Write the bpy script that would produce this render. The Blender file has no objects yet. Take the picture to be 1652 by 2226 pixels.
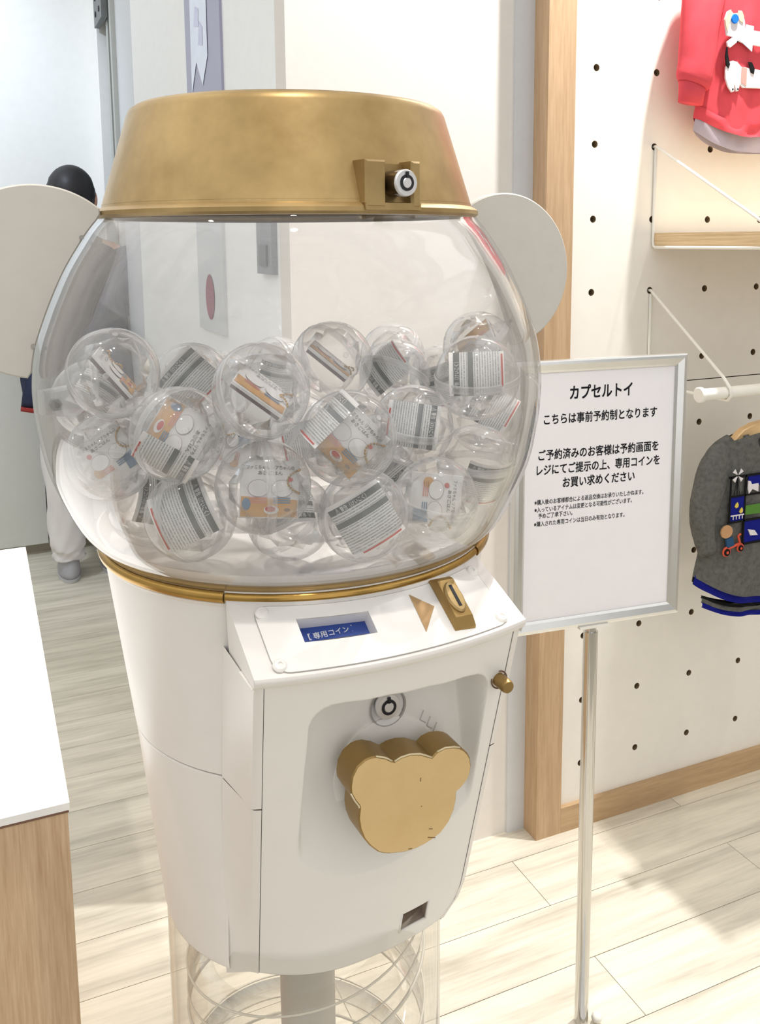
import bpy, bmesh, math, random
from mathutils import Vector, Matrix
random.seed(7)
S = bpy.context.scene
COL = S.collection
PI = math.pi
R = math.radians

# ------------------------------------------------------------------ camera
CAM_H = 1.3087
cam = bpy.data.cameras.new('camera'); camo = bpy.data.objects.new('camera', cam); COL.objects.link(camo)
r0 = (0.91134, -0.411594, -0.007027); r1 = (-0.065081, -0.127202, -0.98974); r2 = (0.406477, 0.902447, -0.142711)
camo.matrix_world = Matrix(((r0[0], -r1[0], -r2[0], 0), (r0[1], -r1[1], -r2[1], 0), (r0[2], -r1[2], -r2[2], CAM_H), (0, 0, 0, 1)))
cam.sensor_fit = 'VERTICAL'; cam.sensor_height = 36; cam.sensor_width = 26.72
cam.lens = 2005.0 / 2226 * 36
cam.shift_x = -30.5 / 2226; cam.shift_y = -302.9 / 2226
cam.clip_start = 0.05
S.camera = camo

# ------------------------------------------------------------------ world, lights, exposure
wd = bpy.data.worlds.new('world'); S.world = wd; wd.use_nodes = True
wd.node_tree.nodes['Background'].inputs[0].default_value = (1, .985, .965, 1)
wd.node_tree.nodes['Background'].inputs[1].default_value = 0.82
def area(name, loc, sx, sy, power, col=(1, .97, .92), rot=(0, 0, 0)):
    l = bpy.data.lights.new(name, 'AREA'); l.shape = 'RECTANGLE'; l.size = sx; l.size_y = sy; l.energy = power; l.color = col
    o = bpy.data.objects.new(name, l); COL.objects.link(o); o.location = loc; o.rotation_euler = rot; return o
def spot(name, loc, target, power, ang, blend=.3, rad=.02, col=(1, .95, .88)):
    l = bpy.data.lights.new(name, 'SPOT'); l.energy = power; l.spot_size = R(ang); l.spot_blend = blend; l.shadow_soft_size = rad; l.color = col
    o = bpy.data.objects.new(name, l); COL.objects.link(o); o.location = loc
    o.rotation_euler = (Vector(target) - Vector(loc)).to_track_quat('-Z', 'Y').to_euler(); return o
spot('ceiling_spot_light', (1.43, 1.296, 2.72), (1.28, 1.54, 1.05), 150, 92, .35, .02, (1, .975, .945))
spot('ceiling_spot_light', (.1, .2, 2.72), (.15, .85, 1.1), 26, 60, .6, .03)
spot('ceiling_spot_light', (1.75, .55, 2.72), (1.75, 1.2, 0), 18, 62, .5, .025)
spot('ceiling_spot_light', (-.45, .9, 2.72), (-.3, 1.3, .7), 40, 60, .7, .03)
spot('ceiling_spot_light', (-.6, 2.9, 2.72), (-.3, 4.1, 1.6), 58, 90, .8, .05, (.74, .87, 1))
vs = S.view_settings
S.display_settings.display_device = 'sRGB'
vs.view_transform = 'Standard'; vs.look = 'None'; vs.gamma = 1; vs.use_curve_mapping = False
vs.exposure = 0.5
cy = S.cycles
cy.max_bounces = 10; cy.diffuse_bounces = 4; cy.glossy_bounces = 4; cy.transmission_bounces = 4; cy.transparent_max_bounces = 48
cy.caustics_reflective = False; cy.caustics_refractive = False
cy.use_denoising = True; cy.sample_clamp_indirect = 6

# ------------------------------------------------------------------ materials
def lin(c):
    return tuple(((x / 255) / 12.92 if x / 255 < .04045 else (((x / 255) + .055) / 1.055) ** 2.4) for x in c) + (1,)
class N:
    def __init__(s, name):
        s.m = bpy.data.materials.new(name); s.m.use_nodes = True; s.t = s.m.node_tree; s.t.nodes.clear()
        s.out = s.t.nodes.new('ShaderNodeOutputMaterial')
    def n(s, typ, **kw):
        x = s.t.nodes.new(typ)
        for k, v in kw.items():
            if k.startswith('i_'):
                key = k[2:]; x.inputs[int(key) if key.isdigit() else key].default_value = v
            else: setattr(x, k, v)
        return x
    def l(s, a, b): s.t.links.new(a, b)
    def bsdf(s, rough=.5, metal=0, spec=.5, color=None):
        b = s.n('ShaderNodeBsdfPrincipled'); b.inputs['Roughness'].default_value = rough; b.inputs['Metallic'].default_value = metal
        b.inputs['Specular IOR Level'].default_value = spec
        if color: b.inputs['Base Color'].default_value = color
        s.l(b.outputs[0], s.out.inputs[0]); return b
    def coords(s, scale=(1, 1, 1), rot=(0, 0, 0), kind='Object'):
        tc = s.n('ShaderNodeTexCoord'); mp = s.n('ShaderNodeMapping'); mp.inputs['Scale'].default_value = scale; mp.inputs['Rotation'].default_value = rot
        s.l(tc.outputs[kind], mp.inputs[0]); return mp.outputs[0]
    def noise(s, vec, scale, detail=4, rough=.55):
        x = s.n('ShaderNodeTexNoise'); x.inputs['Scale'].default_value = scale; x.inputs['Detail'].default_value = detail; x.inputs['Roughness'].default_value = rough
        s.l(vec, x.inputs['Vector']); return x.outputs['Fac']
    def ramp(s, fac, stops):
        x = s.n('ShaderNodeValToRGB'); e = x.color_ramp.elements
        while len(e) < len(stops): e.new(.5)
        for el, (p, c) in zip(e, stops): el.position = p; el.color = c
        s.l(fac, x.inputs[0]); return x.outputs[0]
    def bump(s, fac, b, strength=.1, dist=.002):
        x = s.n('ShaderNodeBump'); x.inputs['Strength'].default_value = strength; x.inputs['Distance'].default_value = dist
        s.l(fac, x.inputs['Height']); s.l(x.outputs[0], b.inputs['Normal'])
def plain(name, rgb, rough=.5, metal=0, spec=.5, var=.04, nscale=30, bump=0):
    k = N(name); c = lin(rgb); b = k.bsdf(rough, metal, spec)
    v = k.noise(k.coords(), nscale)
    d = tuple(max(0, x * (1 - var)) for x in c[:3]) + (1,); e = tuple(min(1, x * (1 + var)) for x in c[:3]) + (1,)
    k.l(k.ramp(v, [(.3, d), (.7, e)]), b.inputs['Base Color'])
    if bump: k.bump(v, b, bump)
    return k.m
def wood(name, dark, light, scale, rough=.45, nsc=6):
    k = N(name); b = k.bsdf(rough)
    co = k.coords(scale); a = k.noise(co, nsc, 6, .6); c2 = k.noise(co, nsc * 4, 3)
    mx = k.n('ShaderNodeMix'); mx.inputs[0].default_value = .35; k.l(a, mx.inputs[2]); k.l(c2, mx.inputs[3])
    k.l(k.ramp(mx.outputs[0], [(.32, lin(dark)), (.68, lin(light))]), b.inputs['Base Color'])
    k.bump(mx.outputs[0], b, .06); return k.m
def metal_paint(name, dark, light, rough, scale=9, metal=1.0, blot=.5):
    k = N(name); b = k.bsdf(rough, metal)
    a = k.noise(k.coords(), scale, 5, .6)
    k.l(k.ramp(a, [(.5 - blot / 2, lin(dark)), (.5 + blot / 2, lin(light))]), b.inputs['Base Color'])
    k.bump(k.noise(k.coords(), 180, 2), b, .04, .001); return k.m
def clear(name, base=.04, haze=.0, power=4.0, top=1.0, tint=(1, 1, 1), rough=.02, hcol=(1, 1, 1), edge=0.0, scratch=0.0):
    """thin clear plastic wall: see-through, with mirror reflection that grows towards grazing angles and a little milky scatter"""
    k = N(name)
    lw = k.n('ShaderNodeLayerWeight'); lw.inputs[0].default_value = .5
    p = k.n('ShaderNodeMath', operation='POWER'); p.inputs[1].default_value = power; k.l(lw.outputs['Facing'], p.inputs[0])
    mr = k.n('ShaderNodeMath', operation='MULTIPLY_ADD'); mr.inputs[1].default_value = top - base; mr.inputs[2].default_value = base; k.l(p.outputs[0], mr.inputs[0])
    tr = k.n('ShaderNodeBsdfTransparent'); tr.inputs[0].default_value = (*tint, 1)
    gl = k.n('ShaderNodeBsdfGlossy'); gl.inputs['Roughness'].default_value = rough
    df = k.n('ShaderNodeBsdfDiffuse'); df.inputs[0].default_value = (*hcol, 1)
    m1 = k.n('ShaderNodeMixShader'); m2 = k.n('ShaderNodeMixShader')
    h = k.n('ShaderNodeMath', operation='MULTIPLY_ADD'); h.inputs[1].default_value = edge; h.inputs[2].default_value = haze; k.l(p.outputs[0], h.inputs[0])
    hz = h.outputs[0]
    if scratch:
        v = k.noise(k.coords((1, 1, 1)), 22, 6, .65); rp = k.ramp(v, [(.55, (0, 0, 0, 1)), (.8, (scratch, scratch, scratch, 1))])
        ad = k.n('ShaderNodeMath', operation='ADD'); k.l(hz, ad.inputs[0]); k.l(rp, ad.inputs[1]); hz = ad.outputs[0]
    k.l(hz, m1.inputs[0]); k.l(tr.outputs[0], m1.inputs[1]); k.l(df.outputs[0], m1.inputs[2])
    k.l(mr.outputs[0], m2.inputs[0]); k.l(m1.outputs[0], m2.inputs[1]); k.l(gl.outputs[0], m2.inputs[2])
    k.l(m2.outputs[0], k.out.inputs[0]); return k.m
def glow(name, rgb, strength):
    k = N(name); b = k.bsdf(.3, 0, .5, lin(rgb)); b.inputs['Emission Color'].default_value = lin(rgb); b.inputs['Emission Strength'].default_value = strength; return k.m
def print_mat(name):
    """small print: rows of broken grey dashes on white paper, from the sheet's own UV"""
    k = N(name); b = k.bsdf(.55)
    tc = k.n('ShaderNodeTexCoord'); sp = k.n('ShaderNodeSeparateXYZ'); k.l(tc.outputs['UV'], sp.inputs[0])
    a = k.n('ShaderNodeMath', operation='MULTIPLY'); a.inputs[1].default_value = 21; k.l(sp.outputs[1], a.inputs[0])
    f = k.n('ShaderNodeMath', operation='FRACT'); k.l(a.outputs[0], f.inputs[0])
    g = k.n('ShaderNodeMath', operation='GREATER_THAN'); g.inputs[1].default_value = .55; k.l(f.outputs[0], g.inputs[0])
    mp = k.n('ShaderNodeMapping'); mp.inputs['Scale'].default_value = (95, 34, 1); k.l(tc.outputs['UV'], mp.inputs[0])
    nz = k.noise(mp.outputs[0], 1.0, 2, .7)
    h = k.n('ShaderNodeMath', operation='GREATER_THAN'); h.inputs[1].default_value = .47; k.l(nz, h.inputs[0])
    m = k.n('ShaderNodeMath', operation='MULTIPLY'); k.l(g.outputs[0], m.inputs[0]); k.l(h.outputs[0], m.inputs[1])
    k.l(k.ramp(m.outputs[0], [(0, lin((243, 243, 242))), (1, lin((150, 152, 152)))]), b.inputs['Base Color']); return k.m
def plank_mat():
    k = N('bleached_floor_wood'); b = k.bsdf(.38, 0, .4)
    tc = k.n('ShaderNodeTexCoord'); oi = k.n('ShaderNodeObjectInfo')
    ml = k.n('ShaderNodeVectorMath', operation='SCALE'); ml.inputs[0].default_value = (37, 91, 13); k.l(oi.outputs['Random'], ml.inputs['Scale'])
    ad = k.n('ShaderNodeVectorMath', operation='ADD'); k.l(tc.outputs['Object'], ad.inputs[0]); k.l(ml.outputs[0], ad.inputs[1])
    mp = k.n('ShaderNodeMapping'); mp.inputs['Scale'].default_value = (1.6, 15, 1); k.l(ad.outputs[0], mp.inputs[0])
    a = k.noise(mp.outputs[0], 1.6, 7, .62)
    mp2 = k.n('ShaderNodeMapping'); mp2.inputs['Scale'].default_value = (3, 60, 1); k.l(ad.outputs[0], mp2.inputs[0])
    c = k.noise(mp2.outputs[0], 2.0, 4, .6)
    mx = k.n('ShaderNodeMix'); mx.inputs[0].default_value = .3; k.l(a, mx.inputs[2]); k.l(c, mx.inputs[3])
    col = k.ramp(mx.outputs[0], [(.32, lin((184, 177, 161))), (.44, lin((206, 200, 185))), (.55, lin((222, 216, 200))), (.70, lin((236, 230, 215)))])
    k.l(col, b.inputs['Base Color']); k.bump(c, b, .05); return k.m

M = dict(
    wall=plain('warm_white_wall_paint', (222, 217, 211), .7, nscale=60, var=.015),
    sidewall=plain('cool_white_wall_paint', (238, 240, 240), .6, var=.015),
    grey_strip=plain('pale_grey_paint', (205, 208, 212), .5, var=.02),
    rail=plain('grey_aluminium_rail', (178, 180, 176), .4, .6, var=.03),
    dark_grey=plain('dark_grey_hardware', (120, 123, 124), .5, .4),
    peg=plain('cream_pegboard_laminate', (238, 234, 226), .55, var=.015),
    hole=plain('brown_hole_core', (140, 122, 94), .8, var=.12),
    cabinet=plain('grey_white_cabinet_laminate', (214, 215, 209), .5, var=.015),
    toe=plain('grey_kick_board', (176, 170, 156), .6),
    post=wood('beech_post_wood', (176, 146, 112), (200, 170, 136), (9, 9, .6), .5),
    base=wood('beech_skirting_wood', (174, 144, 108), (196, 166, 128), (.7, 9, 9), .5),
    ply=wood('birch_ply_edge', (192, 160, 116), (236, 212, 172), (2, 2, 130), .55, 2),
    shelf_top=wood('birch_ply_face', (222, 200, 164), (238, 220, 190), (9, .8, 3), .5),
    table_wood=wood('oak_laminate', (190, 158, 122), (220, 192, 158), (16, 16, .8), .5, 7),
    table_top=plain('white_table_laminate', (250, 250, 248), .45, var=.008),
    plank=plank_mat(),
    floor_base=plain('floor_joint_grey', (168, 163, 150), .8),
    body=plain('white_machine_plastic', (240, 235, 230), .33, 0, .45, var=.01),
    panel=plain('white_panel_plastic', (243, 240, 235), .4, 0, .4, var=.01),
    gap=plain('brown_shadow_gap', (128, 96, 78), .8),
    line=plain('grey_groove', (176, 173, 168), .7),
    ear=plain('matte_cream_ear_board', (203, 199, 191), .55, var=.02, nscale=60),
    gold=metal_paint('brushed_gold_paint', (150, 124, 78), (196, 168, 116), .36, 12, .6, .42),
    gold_flat=metal_paint('matte_gold_paint', (230, 198, 142), (238, 208, 154), .5, 40, .45, .6),
    gold_dark=metal_paint('antique_gold_paint', (150, 121, 72), (172, 142, 88), .42, 30, .7, .6),
    gold_ring=metal_paint('polished_gold_trim', (168, 130, 66), (196, 160, 92), .25, 20, .95, .6),
    bronze=plain('bronze_sticker', (186, 152, 110), .35, .7),
    scuff=plain('worn_gold_edge', (232, 216, 180), .4, .3),
    mark=plain('dark_scratch', (134, 106, 62), .7),
    chrome=plain('chrome', (206, 204, 200), .12, 1, var=.01),
    lock_face=plain('satin_chrome', (238, 238, 240), .32, .75, var=.01),
    lock_dark=plain('bronze_lock_barrel', (92, 76, 56), .35, .8),
    black=plain('black_print', (24, 24, 30), .6),
    navyink=plain('sign_ink', (22, 22, 34), .5, var=.02),
    silver=plain('silver_anodised_frame', (222, 222, 220), .24, .9, var=.02),
    paper=plain('white_poster_paper', (240, 238, 241), .32, 0, .5, var=.01),
    blue=plain('blue_display_card', (44, 72, 150), .4),
    white_ink=plain('white_ink', (250, 250, 250), .6, var=.01),
    hole_dark=plain('coin_return_inside', (190, 174, 160), .6),
    column=clear('clear_column_acrylic', .03, .05, 3, .8, (.985, .98, .965), .03, (.93, .9, .84), .25),
    track=clear('clear_spiral_track', .05, .05, 2.5, .8, (.97, .96, .94), .05, (.9, .88, .82), .2),
    track_edge=plain('milky_track_edge', (226, 220, 206), .35),
    pole=plain('grey_centre_post', (196, 192, 187), .45, .3),
    globe=clear('clear_globe_acrylic', .045, .012, 3.2, .85, (.985, .985, .985), .015, (1, 1, 1), .12, .05),
    shell=clear('clear_capsule_plastic', .035, .05, 2.0, .6, (.985, .985, .985), .06, (.96, .96, .97), .34, .06),
    rim=clear('capsule_rim_plastic', .06, .30, 2.0, .7, (.98, .98, .98), .08, (.97, .97, .98), .25),
    film=clear('crumpled_clear_film', .03, .006, 2.4, .7, (.99, .99, .99), .06, (1, 1, 1), .06),
    card=plain('white_card', (246, 244, 242), .45, var=.01),
    orange=plain('orange_print', (222, 172, 112), .55, var=.06),
    redp=plain('red_print', (206, 86, 80), .55),
    pinkp=plain('pink_print', (226, 160, 150), .55),
    bluep=plain('blue_print', (120, 148, 176), .55),
    browno=plain('brown_outline_print', (150, 120, 104), .6),
    greyp=plain('grey_print', (112, 117, 118), .55),
    smallprint=print_mat('small_print_paper'),
    cardedge=plain('dark_card_edge', (120, 104, 104), .5),
    chain=metal_paint('gold_ball_chain', (170, 132, 74), (206, 170, 108), .3, 60, .9),
    steel=plain('steel_bolt', (150, 146, 140), .3, .9),
    wire=plain('white_powder_coat', (236, 234, 226), .45, var=.01),
    red=plain('coral_red_sweat_fabric', (212, 78, 88), .9, 0, .2, var=.10, nscale=25, bump=.15),
    greyfab=plain('mauve_grey_jersey', (176, 166, 176), .9, 0, .2, var=.08, nscale=18, bump=.1),
    charcoal=plain('charcoal_marl_fabric', (96, 96, 92), .95, 0, .15, var=.22, nscale=120, bump=.2),
    royal=plain('royal_blue_fabric', (16, 24, 122), .9, 0, .2),
    blackfab=plain('black_fabric', (20, 20, 22), .9, 0, .2),
    whitefab=plain('white_applique_felt', (222, 217, 220), .9, 0, .2),
    creamfab=plain('cream_applique_felt', (226, 208, 176), .9, 0, .2),
    bluefab=plain('bright_blue_pompom', (30, 118, 224), .9, 0, .2),
    lightblue=plain('light_blue_checked_cloth', (196, 216, 242), .9, 0, .2),
    yellow=plain('yellow_stitching', (222, 196, 84), .8),
    green=plain('green_stitching', (78, 128, 44), .8),
    tan=plain('tan_felt', (190, 146, 104), .9),
    teal=plain('dark_teal_cloth', (28, 72, 110), .9),
    orangered=plain('orange_red_stitching', (214, 84, 58), .8),
    beech=wood('hanger_beech', (212, 174, 122), (228, 194, 144), (3, 3, 12), .4),
    hair=plain('black_hair', (24, 22, 26), .5, 0, .4, var=.3, nscale=60, bump=.3),
    skin=plain('skin', (214, 168, 148), .55, var=.05),
    coat=plain('dark_navy_coat', (44, 50, 72), .9, 0, .2, var=.15),
    coatred=plain('red_hem_binding', (150, 44, 40), .9),
    trousers=plain('off_white_trousers', (222, 219, 218), .85, 0, .2, var=.04, nscale=14, bump=.2),
    shoe=plain('grey_suede_shoe', (172, 172, 178), .8, var=.06),
    sole=plain('pale_grey_sole', (196, 196, 198), .7),
    poster=plain('lavender_grey_poster', (158, 158, 182), .45, var=.03, nscale=6),
    pennant=plain('pale_blue_pennant_print', (222, 230, 246), .45, var=.06, nscale=14),
    pennant2=plain('lilac_pennant_print', (196, 200, 226), .45, var=.05, nscale=20),
    maroon=plain('maroon_print', (140, 66, 80), .5, var=.15),
    greybox=plain('mid_grey_plate', (140, 144, 148), .5, var=.08),
)

# ------------------------------------------------------------------ helpers
def link(o, parent=None):
    COL.objects.link(o)
    if parent is not None: o.parent = parent
    return o
def mesh(name, V, F, m, parent=None, smooth=False, mi=None, uv=None, loc=None, rot=None, auto=None):
    me = bpy.data.meshes.new(name); me.from_pydata([tuple(v) for v in V], [], [tuple(f) for f in F])
    for x in (m if isinstance(m, (list, tuple)) else [m]): me.materials.append(x)
    if mi: me.polygons.foreach_set('material_index', mi)
    if uv:
        ul = me.uv_layers.new(name='uv')
        for p in me.polygons:
            for li in p.loop_indices: ul.data[li].uv = uv[me.loops[li].vertex_index]
    me.update()
    if smooth:
        me.polygons.foreach_set('use_smooth', [True] * len(me.polygons))
        if auto: me.set_sharp_from_angle(angle=R(auto))
    o = bpy.data.objects.new(name, me); link(o, parent)
    if loc: o.location = loc
    if rot: o.rotation_euler = rot
    return o
def empty(name, loc=(0, 0, 0), rot=(0, 0, 0), parent=None):
    o = bpy.data.objects.new(name, None); o.location = loc; o.rotation_euler = rot; o.empty_display_size = .05; return link(o, parent)
def tag(o, label=None, cat=None, group=None, kind=None):
    if label: o['label'] = label
    if cat: o['category'] = cat
    if group: o['group'] = group
    if kind: o['kind'] = kind
    return o
class MB:
    def __init__(s): s.V = []; s.F = []; s.I = []
    def add(s, V, F, i=0, mat=None):
        b = len(s.V); s.V += [tuple(mat @ Vector(v)) if mat is not None else tuple(v) for v in V]; s.F += [tuple(b + k for k in f) for f in F]; s.I += [i] * len(F); return s
    def box(s, x0, x1, y0, y1, z0, z1, i=0, mat=None):
        V = [(x0, y0, z0), (x1, y0, z0), (x1, y1, z0), (x0, y1, z0), (x0, y0, z1), (x1, y0, z1), (x1, y1, z1), (x0, y1, z1)]
        return s.add(V, [(3, 2, 1, 0), (4, 5, 6, 7), (0, 1, 5, 4), (1, 2, 6, 5), (2, 3, 7, 6), (3, 0, 4, 7)], i, mat)
    def tube(s, P, r, seg=10, i=0, cap=True, mat=None):
        V, F = tube(P, r, seg, cap); return s.add(V, F, i, mat)
    def prism(s, poly, y0, y1, i=0, mat=None, bev=0):
        V, F = prism(poly, y0, y1, bev); return s.add(V, F, i, mat)
    def ball(s, c, r, seg=12, rings=8, i=0):
        rx, ry, rz = r if isinstance(r, tuple) else (r, r, r)
        V, F = lathe([(math.sin(PI * k / rings), -math.cos(PI * k / rings)) for k in range(rings + 1)], seg)
        return s.add([(c[0] + x * rx, c[1] + y * ry, c[2] + z * rz) for x, y, z in V], F, i)
    def out(s, name, m, parent=None, smooth=False, auto=None, loc=None, rot=None):
        return mesh(name, s.V, s.F, m, parent, smooth, s.I, None, loc, rot, auto)
def lathe(prof, seg=48, a0=0, a1=2 * PI):
    full = abs(a1 - a0 - 2 * PI) < 1e-6; n = seg if full else seg + 1
    V = []; F = []
    for r, z in prof:
        for k in range(n):
            a = a0 + (a1 - a0) * k / seg; V.append((r * math.cos(a), r * math.sin(a), z))
    for i in range(len(prof) - 1):
        for k in range(seg):
            k2 = (k + 1) % n if full else k + 1
            F.append((i * n + k, i * n + k2, (i + 1) * n + k2, (i + 1) * n + k))
    return V, F
def tube(P, r, seg=10, cap=True):
    P = [Vector(p) for p in P]; n = len(P); rs = r if isinstance(r, (list, tuple)) else [r] * n
    V = []; F = []; up = None
    for i in range(n):
        d = (P[min(i + 1, n - 1)] - P[max(i - 1, 0)]).normalized()
        if up is None: up = Vector((0, 0, 1)) if abs(d.z) < .9 else Vector((1, 0, 0))
        x = d.cross(up).normalized(); y = x.cross(d).normalized(); up = y
        for k in range(seg):
            a = 2 * PI * k / seg; V.append(P[i] + x * (math.cos(a) * rs[i]) + y * (math.sin(a) * rs[i]))
    for i in range(n - 1):
        for k in range(seg):
            k2 = (k + 1) % seg; F.append((i * seg + k, i * seg + k2, (i + 1) * seg + k2, (i + 1) * seg + k))
    if cap: F.append(tuple(range(seg - 1, -1, -1))); F.append(tuple((n - 1) * seg + k for k in range(seg)))
    return V, F
def prism(poly, y0, y1, bev=0):
    """outline in (x, z) extruded along y from y0 (front) to y1 (back), front edge bevelled"""
    n = len(poly); V = []; F = []
    if bev:
        cx = sum(p[0] for p in poly) / n; cz = sum(p[1] for p in poly) / n
        ins = []
        for i in range(n):
            a = Vector(poly[i - 1]); b = Vector(poly[i]); c = Vector(poly[(i + 1) % n])
            t = ((b - a).normalized() + (c - b).normalized()); t = t.normalized() if t.length > 1e-9 else Vector((1, 0))
            nn = Vector((t.y, -t.x)); area2 = sum(poly[k][0] * poly[(k + 1) % n][1] - poly[(k + 1) % n][0] * poly[k][1] for k in range(n))
            if area2 > 0: nn = -nn
            ins.append((b + nn * bev))
        rings = [[(p[0], y0, p[1]) for p in ins], [(p[0], y0 + bev, p[1]) for p in poly], [(p[0], y1, p[1]) for p in poly]]
    else: rings = [[(p[0], y0, p[1]) for p in poly], [(p[0], y1, p[1]) for p in poly]]
    for rg in rings: V += rg
    for j in range(len(rings) - 1):
        for i in range(n):
            k = (i + 1) % n; F.append((j * n + i, j * n + k, (j + 1) * n + k, (j + 1) * n + i))
    F.append(tuple(range(n - 1, -1, -1))); F.append(tuple((len(rings) - 1) * n + i for i in range(n)))
    return V, F
def grid(fn, us, vs_):
    V = [fn(u, v) for v in vs_ for u in us]; n = len(us); F = []
    for j in range(len(vs_) - 1):
        for i in range(n - 1): F.append((j * n + i, j * n + i + 1, (j + 1) * n + i + 1, (j + 1) * n + i))
    return V, F
def lsp(a, b, n): return [a + (b - a) * i / (n - 1) for i in range(n)]
def circ(cx, cz, r, n=24, rz=None): return [(cx + r * math.cos(2 * PI * k / n), cz + (rz or r) * math.sin(2 * PI * k / n)) for k in range(n)]
_tc = {}
def text_geo(body, bold=.0, res=3):
    key = (body, bold)
    if key in _tc: return _tc[key]
    c = bpy.data.curves.new('lettering', 'FONT'); c.body = body; c.size = 1; c.resolution_u = res; c.offset = bold
    o = bpy.data.objects.new('lettering', c); COL.objects.link(o)
    dg = bpy.context.evaluated_depsgraph_get(); me = bpy.data.meshes.new_from_object(o.evaluated_get(dg))
    V = [tuple(v.co) for v in me.vertices]; F = [tuple(p.vertices) for p in me.polygons]
    bpy.data.objects.remove(o); bpy.data.curves.remove(c); bpy.data.meshes.remove(me)
    _tc[key] = (V, F); return V, F
def text_fit(body, x0, x1, zmid, size, bold=.02):
    """flat lettering in (x, z): spans x0..x1, character height about `size`, centred on zmid; bold strokes are the outline laid down several times a hair apart"""
    V, F = text_geo(body, 0)
    a = min(v[0] for v in V); b = max(v[0] for v in V); lo = -.08; hi = .84
    sx = (x1 - x0) / (b - a); VV = []; FF = []
    for dx, dz in ((-1, -1), (1, 1), (-1, 1), (1, -1)) if bold else ((0, 0),):
        n = len(VV); VV += [(x0 + (v[0] - a + dx * bold) * sx, 0, zmid + (v[1] + dz * bold - (lo + hi) / 2) * size) for v in V]; FF += [tuple(n + k for k in f) for f in F]
    return VV, FF

# ================================================================== SETTING
# room axes: X along the pegboard wall, Y away from the camera, Z up; floor z = 0
PEG_Y, LW_Y, SIDE_X, BACK_Y = 1.5798, 1.6244, .525, 4.12
flo = mesh('floor', [(-3, -2.5, -.012), (3.6, -2.5, -.012), (3.6, 4.3, -.012), (-3, 4.3, -.012)], [(0, 1, 2, 3)], M['floor_base']); tag(flo, kind='structure')
PW, PL = .1442, .915
pv = MB().box(-PL / 2 + .0007, PL / 2 - .0007, -PW / 2 + .0007, PW / 2 - .0007, -.010, 0)
first = None
for j in range(-7, 22):
    y = 1.10 + PW * (j + .5)
    off = (.957 if j % 2 == 0 else .957 + .4575)
    for i in range(-4, 4):
        x = off + PL * (i + .5)
        if x - PL / 2 > 3.0 or x + PL / 2 < -1.4 or (y > PEG_Y + .1 and x - PL / 2 > 1.1) or y > 4.15: continue
        if y < .75 and (x < -1 or x > 1.7): continue
        if first is None: first = pv.out('plank', M['plank'], flo, loc=(x, y, 0))
        else:
            o = first.copy(); o.location = (x, y, 0); link(o, flo)
def wall(name, x0, x1, y0, y1, z0, z1, m): return tag(MB().box(x0, x1, y0, y1, z0, z1).out(name, m), kind='structure')
# block between the shop wall and the side wall
wall('wall_front_left', SIDE_X, 1.06, LW_Y, LW_Y + .06, 0, 2.8, M['wall'])
wall('wall_side', SIDE_X, SIDE_X + .06, LW_Y + .06, 3.28, 0, 2.8, M['sidewall'])
wall('wall_back', -3, SIDE_X + .06, BACK_Y, BACK_Y + .06, 0, 2.8, M['sidewall'])
wall('wall_left', -3.06, -3, -2.5, BACK_Y + .06, 0, 2.8, M['sidewall'])
wall('wall_rear_left', -2.6, -1.5, -2.6, -2.5, 0, 2.8, M['dark_grey'])  # unseen dark panel, added so the globe and chrome pole reflect dark bands
wall('wall_rear_right', .9, 1.5, -2.6, -2.5, 0, 2.8, M['dark_grey'])  # second unseen panel added behind the camera for dark streaks in reflections
wall('wall_rear_end', 2.4, 3.2, -2.3, -2.2, 0, 2.8, M['greybox'])  # unseen grey panel of the same set, added only to be reflected
wall('wall_far_right', 3.6, 3.66, -2.5, PEG_Y + .05, 0, 2.8, M['wall'])
# grey jamb, rail and metal bracket at the far end of the side wall
wall('trim_1', SIDE_X + .004, SIDE_X + .06, 3.28, 3.66, 0, 2.8, M['grey_strip'])
t2 = MB(); t2.box(SIDE_X - .012, SIDE_X + .05, 3.66, 3.70, 0, 2.8, 0); t2.box(SIDE_X + .03, SIDE_X + .05, 3.70, 3.80, 0, 2.8, 1); t2.box(SIDE_X - .004, SIDE_X + .05, 3.80, 3.85, 0, 2.8, 0)
t2.box(SIDE_X + .03, SIDE_X + .05, 3.85, 4.00, 0, 2.8, 1); t2.box(SIDE_X - .02, SIDE_X + .05, 4.00, 4.05, 0, 2.8, 2)
tag(t2.out('trim_2', [M['rail'], M['dark_grey'], M['sidewall']]), kind='structure')
br = empty('rail_bracket', (SIDE_X - .02, 3.88, 2.32)); tag(br, 'grey perforated metal bracket at the top of the far wall rail', 'bracket')
MB().box(-.01, .012, -.12, .1, -.17, .17).out('plate', M['dark_grey'], br)
for k in range(5):
    for y in (-.06, .04): MB().tube([(-.013, y, -.13 + .06 * k), (-.009, y, -.13 + .06 * k)], .011, 10).out('screw', M['black'], br)
tag(MB().box(.996, 1.04, LW_Y - .006, LW_Y + .02, 0, 2.8).out('trim_3', M['grey_strip']), kind='structure')
post = MB().box(1.04, 1.104, 1.568, 1.70, 0, 2.8).out('trim_4', M['post']); tag(post, kind='structure')
sk = MB().box(1.104, 2.9, PEG_Y - .012, PEG_Y + .01, 0, .059).out('baseboard_right', M['base']); tag(sk, kind='structure')
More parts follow.
